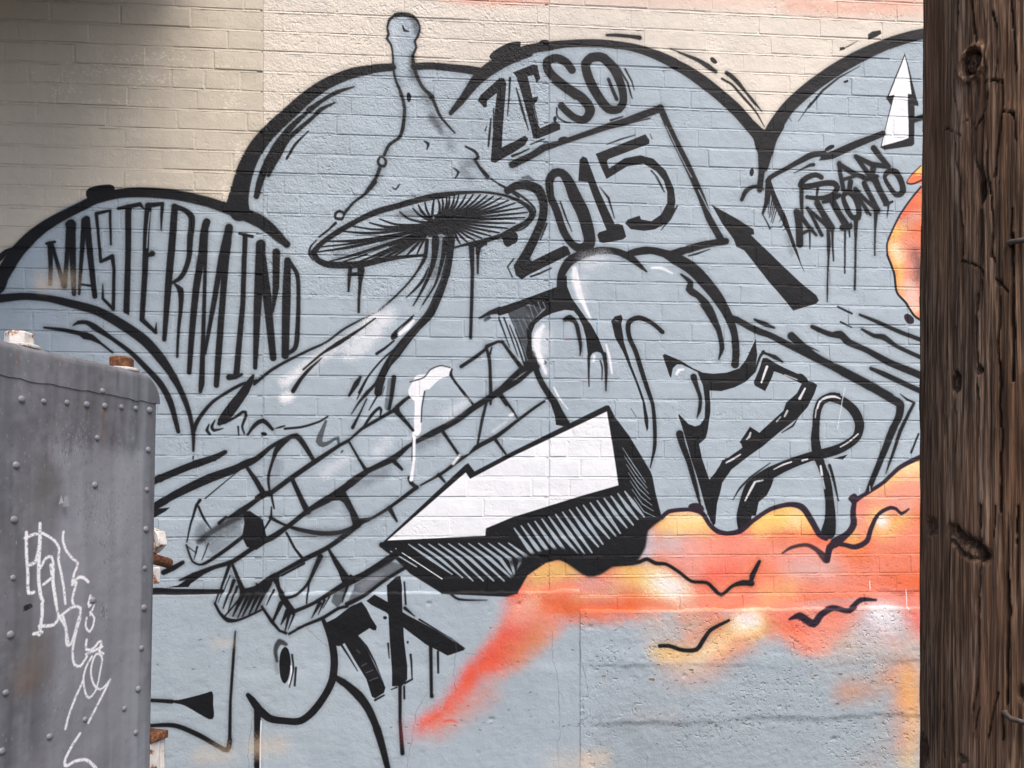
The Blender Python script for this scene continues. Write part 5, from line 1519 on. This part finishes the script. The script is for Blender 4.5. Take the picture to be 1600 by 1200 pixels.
# ================================================================= riveted steel cabinet
TAGS = '''
T 0 680 .4333
sw w=10.9 100,352 100,430 104,500 106,570 125,568
sw w=10.9 106,470 130,460 146,400 150,320
sw w=9.4 95,372 130,358 160,355
sw w=12.5 150,370 145,450 143,520 150,580 158,600
sw w=9.4 160,355 200,380 218,410 215,450 225,500
sw w=9.4 150,480 170,445 190,440 197,480 195,540 205,600 215,650 240,690 255,750
sw w=12.5 188,470 196,540 206,610
sw w=9.4 235,350 232,380 245,420 270,450 285,462 272,500 265,530
sw w=9.4 160,540 185,520 192,512
sw w=10.9 265,540 285,515 305,515 322,530
sw w=9.4 225,500 235,560 240,610
sw w=9.4 280,530 265,600 275,620
sw w=12.5 155,610 155,650 145,720
sw w=10.9 125,718 155,712
sw w=10.9 145,690 200,685 215,660
sw w=9.4 215,660 240,640 270,620 295,625 285,680 265,755 250,760 245,700 232,655
sw w=9.4 295,660 280,720 272,780 280,830 300,835 322,800
sw w=7.8 330,580 325,620 345,600 330,650
sw w=7.8 318,660 315,690 330,710 345,660 330,640
sw w=9.4 320,740 320,775 345,770 370,745 365,780 380,790
sw w=9.4 320,792 375,765
sw w=7.8 340,800 320,840 312,880 320,930 335,950 360,920 372,850 375,800 355,790 338,850 350,900 375,920 410,885
sw w=9.4 310,890 280,960 260,1020 252,1062
sw w=9.4 410,885 370,970 335,1040
sw w=10.9 305,1080 270,1140 255,1195 290,1180 330,1175 365,1205
fk e=2 84,640 88,618 112,605 122,620 104,632
fw a=.35 e=3 220,250 230,215 238,245
'''
VPX = 1200.                                            # where the cabinet's side runs to on the horizon
_far = Vector((1.5 * (249 - 800) / F_PX, 1.5)); _dir = Vector(((VPX - 800) / F_PX, 1)).normalized()
w2 = lambda v: Vector((v.x * YC + v.y * YS, -DIST - v.x * YS + v.y * YC, 0))
d2w = lambda v: Vector((v.x * YC + v.y * YS, -v.x * YS + v.y * YC, 0))
CO, CX = w2(_far), d2w(_dir)
CAB = Matrix.Translation(CO) @ Matrix(((CX.x, -CX.y, 0, 0), (CX.y, CX.x, 0, 0), (0, 0, 1, 0), (0, 0, 0, 1))) @ Matrix.Translation((0, 0, 1.78)) @ Matrix.Rotation(math.radians(1.3), 4, 'Y') @ Matrix.Translation((0, 0, -1.78))
CABI = CAB.inverted()
def face_hit(u, v, y=0.):
    o = CABI @ EYEP; d = CABI.to_3x3() @ cam_ray(u, v)
    s = (y - o.y) / d.y
    p = o + d * s
    return p.x, p.z
CTOP, CFL, CLEN, CWID = 1.838, 1.782, .80, .62
def cabinet_paint():
    tex = .0011; A0, Z0 = -CLEN - .02, 0.
    W, H = int((CLEN + .12) / tex), int(1.88 / tex)
    P = Paint(W, H, (113, 116, 123)); rng = np.random.default_rng(8); sh = (H, W)
    zz_, aa_ = np.mgrid[0:H, 0:W].astype(np.float32); zz_ = zz_ * tex + Z0; aa_ = aa_ * tex + A0
    st = vnoise(aa_ * 60, zz_ * 3, 21) * .5 + vnoise(aa_ * 160, zz_ * 6, 22) * .3 + vnoise(aa_ * 20, zz_ * 12, 23) * .2
    st = np.clip((st - .5) * 1.9 + .5, 0, 1); P.img *= (.66 + .62 * st)[..., None]
    warm = np.clip(vnoise(aa_ * 9, zz_ * 3, 24) * 1.6 - .75, 0, 1)[..., None] * .28
    P.img += (lin((116, 108, 100)) - P.img) * warm
    def place(u, v):
        a, z = face_hit(u, v); return (a - A0) / tex, (z - Z0) / tex, (1.35 / F_PX)
    def blot(u, v, w, col, al, e): 
        x, y, k = place(u, v); r = w * k / tex
        P.mott = None; P.stroke(np.array([(x, y, r), (x + .1, y, r)]), e * k / tex, lin(col), al)
    for k_, am in ((51, .5), (52, .35)):
        bl = np.clip(vnoise(aa_ * 26, zz_ * 17, k_) * 1.8 - .75, 0, 1) * np.clip(vnoise(aa_ * 110, zz_ * 60, k_ + 3) * 1.6 - .2, 0, 1)
        P.img += (lin((84, 86, 92) if k_ == 51 else (148, 150, 156)) - P.img) * (bl * am)[..., None]
    # repainted lighter field with a ragged top
    a_l, _ = face_hit(85, 800); _, z_t = face_hit(160, 690); a_r, _ = face_hit(226, 800)
    edge = z_t + .05 * (vnoise(aa_ * 90, zz_ * 0, 25) - .5)
    m = np.clip((edge - zz_) / .03, 0, 1) * np.clip((aa_ - a_l + .03 * (vnoise(zz_ * 12, zz_ * 0, 26) - .5)) / .02, 0, 1) * np.clip((a_r - aa_) / .006, 0, 1) * np.clip((zz_ - .9) / .3, 0, 1)
    P.img += (lin((139, 141, 148)) * (.93 + .14 * st[..., None]) - P.img) * (m * .85)[..., None]
    # scuffs: short dark vertical scratches in patches
    for u, v, ru, rv, n in ((140, 800, 12, 30, 90), (60, 700, 40, 60, 120), (200, 780, 14, 120, 120), (90, 1100, 60, 60, 120), (120, 560, 90, 14, 90), (170, 850, 12, 45, 140), (110, 690, 14, 16, 120), (135, 680, 8, 18, 80), (190, 690, 10, 8, 30), (160, 770, 20, 30, 40), (164, 955, 4, 8, 60), (20, 800, 12, 90, 60), (120, 660, 60, 40, 60)):
        for _ in range(n):
            x, y, k = place(u + rng.normal() * ru, v + rng.normal() * rv); L = rng.uniform(.5, 4) * k / tex
            P.stroke(np.array([(x, y, .9), (x + rng.normal() * .6, y - L, 1.2)]), 1.3, lin((70, 72, 78) if rng.random() < .7 else (168, 170, 176)), .55)
    # rust weeping from the rivets and seam
    for u, v, L, al in ((137, 640, 10, .6), (165, 642, 50, .6), (165, 640, 8, .8), (191, 644, 8, .6), (106, 640, 6, .5), (236, 655, 12, .4), (27, 548, 22, .5), (211, 746, 5, .4), (160, 700, 20, .25), (222, 893, 4, .8)):
        x, y, k = place(u, v)
        P.stroke(np.array([(x - 1, y, 3.5), (x, y - L * .4 * k / tex, 3.0), (x + .5, y - L * k / tex, 1.)]), 3, lin((128, 92, 52)), al)
    for u, v, w, c, al, e in ((55, 1040, 50, (112, 100, 90), .6, 60), (45, 1070, 30, (120, 96, 78), .5, 40), (60, 1000, 24, (96, 92, 84), .5, 30), (10, 760, 40, (98, 102, 108), .5, 60), (75, 760, 40, (108, 106, 104), .5, 60), (22, 715, 16, (132, 136, 146), .5, 20)):
        blot(u, v, w, c, al, e)
    # broken-edged marker strokes
    keep = P.img.copy()
    draw(P, TAGS, place, tex)
    gap = (vnoise(aa_ * 420, zz_ * 420, 27) < .26)[..., None]
    P.img = np.where(gap, keep * .6 + P.img * .4, P.img)
    return paint_image('cabinet_paint', P.img * .72), A0, Z0, W * tex, H * tex
_img, _A0, _Z0, _WW, _HH = cabinet_paint()
t = NT('worn_grey_enamel')
tc = t.n('ShaderNodeTexCoord'); sp = t.n('ShaderNodeSeparateXYZ'); t.l(tc.outputs['Object'], sp.inputs[0])
cb = t.n('ShaderNodeCombineXYZ'); t.l(t.math('MULTIPLY', t.math('SUBTRACT', sp.outputs[0], _A0), 1 / _WW), cb.inputs[0]); t.l(t.math('MULTIPLY', t.math('SUBTRACT', sp.outputs[2], _Z0), 1 / _HH), cb.inputs[1])
im = t.n('ShaderNodeTexImage', image=_img, extension='EXTEND'); t.l(cb.outputs[0], im.inputs[0])
bp = t.bump(t.noise(tc.outputs['Object'], 90, 4, .6), .45, .0016); bp = t.bump(t.noise(tc.outputs['Object'], 14, 2, .5), .5, .008, bp)
M_ENAMEL = t.fin(im.outputs[0], t.ramp(t.noise(tc.outputs['Object'], 40, 3), (.3, .38), (.7, .6)), bp, .4)
t = NT('grey_enamel_fittings')
n = t.noise(t.pos, 60, 4, .6)
M_GREY = t.fin(t.ramp(n, (.3, (.12, .124, .137)), (.7, (.18, .184, .20))), .5, t.bump(n, .3, .002), .4)

def build_cabinet():
    root = empty('steel_cabinet'); root.matrix_world = CAB
    tag(root, 'grey riveted steel cabinet with white scrawled marker tag and rusty bolts', 'cabinet')
    # side panel wrapping round the far corner
    prof = [(-CLEN + i * .01, 0.) for i in range(int((CLEN - .014) / .01) + 1)]
    prof += [(-.014 + .014 * math.sin(a), .014 - .014 * math.cos(a)) for a in np.linspace(.1, math.pi / 2, 7)]
    prof += [(0., .014 + i * .06) for i in range(1, 11)]
    zs = np.arange(0, CFL + .012, .012)
    co = np.empty((len(zs), len(prof), 3), np.float32)
    for j, (x, y) in enumerate(prof):
        co[:, j, 0] = x; co[:, j, 2] = zs
        dent = (.014 * vnoise(x * 4 + zs * 0, zs * 3, 31) + .003 * vnoise(x * 14 + zs * 0, zs * 11, 32)) * np.clip((CFL - zs) / .10, 0, 1)
        co[:, j, 1] = y + dent * min(1, max(0, -x / .08))
    mesh_obj('side_panel', grid_mesh('side_panel', co, M_ENAMEL), root)
    # cap plate lapped over it, with a ragged weld bead edge and rounded shoulders
    r = .042; rows = []
    xs = np.concatenate([np.arange(-CLEN, -r, .006), -r + r * np.sin(np.linspace(0, math.pi / 2, 9))])
    sec = [('f', 0), ('f', .3), ('f', .7)] + [('a', a) for a in np.linspace(0, math.pi / 2, 8)] + [('t', .1), ('t', .35), ('t', CWID)]
    r2 = .014
    co = np.empty((len(sec) + 1, len(xs), 3), np.float32)
    shr = np.where(xs > -r, r - np.sqrt(np.maximum(r * r - (xs + r) ** 2, 0)), 0)
    low = CFL + .004 * (vnoise(xs * 55, xs * 0, 41) - .5) + .002 * (vnoise(xs * 190, xs * 0, 42) - .5)
    for i, (k, q) in enumerate(sec):
        if k == 'f': y, z = -.0014 + 0 * xs, low + (CTOP - r2 - shr - low) * q
        elif k == 'a': y, z = -.0014 + r2 * (1 - math.cos(q)) + 0 * xs, CTOP - shr - r2 + r2 * math.sin(q)
        else: y, z = -.0014 + r2 + q + 0 * xs, CTOP - shr + 0 * xs
        co[i + 1, :, 0] = xs + .0006; co[i + 1, :, 1] = y + shr * .0; co[i + 1, :, 2] = z + .0018 * (vnoise(xs * 40, xs * 0 + i, 43) - .5)
    co[0] = co[1]; co[0, :, 1] = .006                     # returned lower edge
    mesh_obj('cap_plate', grid_mesh('cap_plate', co, M_ENAMEL, False), root)
    bm = bmesh.new(); box_bm(bm, (-CLEN + .002, .026, .02), (-.004, CWID, CTOP - .034)); from_bm('cabinet_body', bm, M_GREY, root)
    bm = bmesh.new(); box_bm(bm, (-CLEN - .006, -.002, .01), (-CLEN + .001, CWID, CTOP - .004), .002); from_bm('front_panel', bm, M_GREY, root)
    # rivets: domes
    bm = bmesh.new(); bmesh.ops.create_uvsphere(bm, u_segments=12, v_segments=6, radius=.0062)
    bmesh.ops.delete(bm, geom=[v for v in bm.verts if v.co.z < -.001], context='VERTS')
    for v in bm.verts: v.co = Vector((v.co.x, -v.co.z * .62, v.co.y))
    rv = bpy.data.meshes.new('rivet'); bm.to_mesh(rv); bm.free(); rv.materials.append(M_GREY); rv.polygons.foreach_set('use_smooth', [True] * len(rv.polygons))
    for u, v in ((35, 624), (70, 627), (106, 629), (137, 632), (165, 634), (191, 636), (213, 638), (234, 641), (233, 703), (231, 765), (229, 827), (227, 888), (226, 950), (223, 1013), (219, 1077), (216, 1145),
                 (157, 684), (154, 758), (28, 727), (24, 812), (22, 903), (18, 992), (14, 1083), (12, 1175), (147, 938), (140, 1125), (85, 1152), (200, 1108), (159, 611)):
        a, z = face_hit(u, v); y = -.0014 if v < 615 else .0
        dent = (.014 * float(vnoise(a * 4, z * 3, 31)) + .003 * float(vnoise(a * 14, z * 11, 32))) * min(1, max(0, (CFL - z) / .10)) * min(1, max(0, -a / .08)) if y == 0 else 0
        o = mesh_obj('rivet', rv, root); o.location = (a, y + dent, z); s = rnd.uniform(.78, 1.12); o.scale = (s, s, s)
    # a curl of lifted paint
    a, z = face_hit(100, 785); bm = bmesh.new()
    q = [bm.verts.new(p) for p in ((a - .006, -.0035, z - .008), (a + .004, -.007, z - .006), (a + .003, -.004, z + .012), (a - .001, -.0025, z + .010))]; bm.faces.new(q)
    from_bm('paint_flake', bm, M_GREY, root)
    def hexnut(name, axis, loc, af, hgt, mat, rot=0., par=root):
        bm = bmesh.new(); R = af / math.sqrt(3)
        rings = []
        for z, k in ((0, .96), (.12 * hgt, 1), (.86 * hgt, 1), (hgt, .90)):
            rings.append([bm.verts.new((R * k * math.cos(math.pi / 3 * i + rot), R * k * math.sin(math.pi / 3 * i + rot), z)) for i in range(6)])
        for p, q in zip(rings[:-1], rings[1:]):
            for i in range(6): bm.faces.new((p[i], p[(i + 1) % 6], q[(i + 1) % 6], q[i]))
        bm.faces.new(rings[0][::-1]); bm.faces.new(rings[-1])
        if axis == 'x':
            for v in bm.verts: v.co = Vector((v.co.z, v.co.x, v.co.y))
        o = from_bm(name, bm, mat, par); o.location = loc; return o
    def disc(name, axis, loc, rad, hgt, mat, par=root):
        bm = bmesh.new(); tube(bm, [Vector((0, 0, 0)), Vector((0, 0, hgt * .3)), Vector((0, 0, hgt * .8)), Vector((0, 0, hgt))], (rad * .97, rad, rad, rad * .93), 20)
        if axis == 'x':
            for v in bm.verts: v.co = Vector((v.co.z, v.co.x, v.co.y))
        o = from_bm(name, bm, mat, par, False); o.location = loc; return o
    # bolts standing on the lid
    for u, v, af, m, rt in ((30, 536, .036, M_FLAKE, .2), (190, 576, .037, M_RUST, .5)):
        a, z = face_hit(u, v, .03)
        bolt = disc('bolt', 'z', (a, .03, CTOP - .02), .009, .0465, M_RUST)
        disc('washer', 'z', (.004, 0, .0185), .028, .006, M_FLAKE, bolt)
        hexnut('nut', 'z', (0, 0, .0245), af, .020, m, rt, bolt)
    # fittings on the far side
    a, z = face_hit(250, 845)
    bolt = disc('bolt', 'x', (-.01, .022, z), .014, .043, M_RUST)
    disc('washer', 'x', (.010, 0, 0), .026, .005, M_FLAKE, bolt)
    hexnut('nut', 'x', (.015, 0, 0), .044, .022, M_FLAKE, .3, bolt)
    a, z = face_hit(255, 876)
    bm = bmesh.new(); tube(bm, [Vector((-.004, .02, z + .006)), Vector((.012, .02, z + .004)), Vector((.013, .02, z + .003)), Vector((.058, .024, z - .008)), Vector((.060, .024, z - .0085))], (.0125, .0125, .0105, .0105, .008), 14); from_bm('bolt', bm, M_RUST, root)
    bm = bmesh.new(); box_bm(bm, (-.004, .004, z - .045), (.016, .045, z - .012), .003); from_bm('bracket', bm, M_FLAKE, root)
    a, z = face_hit(250, 1148)
    bm = bmesh.new(); box_bm(bm, (-.004, .006, z - .15), (.026, .038, z - .013), .004); hinge = from_bm('hinge', bm, M_FLAKE, root)
    bm = bmesh.new(); box_bm(bm, (-.004, .0, z - .012), (.040, .05, z + .004), .003); from_bm('hinge_lug', bm, M_RUST, hinge)
    bm = bmesh.new(); tube(bm, [Vector((.034, .022, z - .14)), Vector((.034, .022, z - .07)), Vector((.033, .022, z - .0125))], (.014, .015, .014), 12); from_bm('hinge_pin', bm, M_FLAKE, hinge)
    for o in root.children_recursive:
        if o.name.startswith('nut') and o.data.materials[0] is M_RUST: tag(o, 'rust brown hexagon nut')
    return root
build_cabinet()
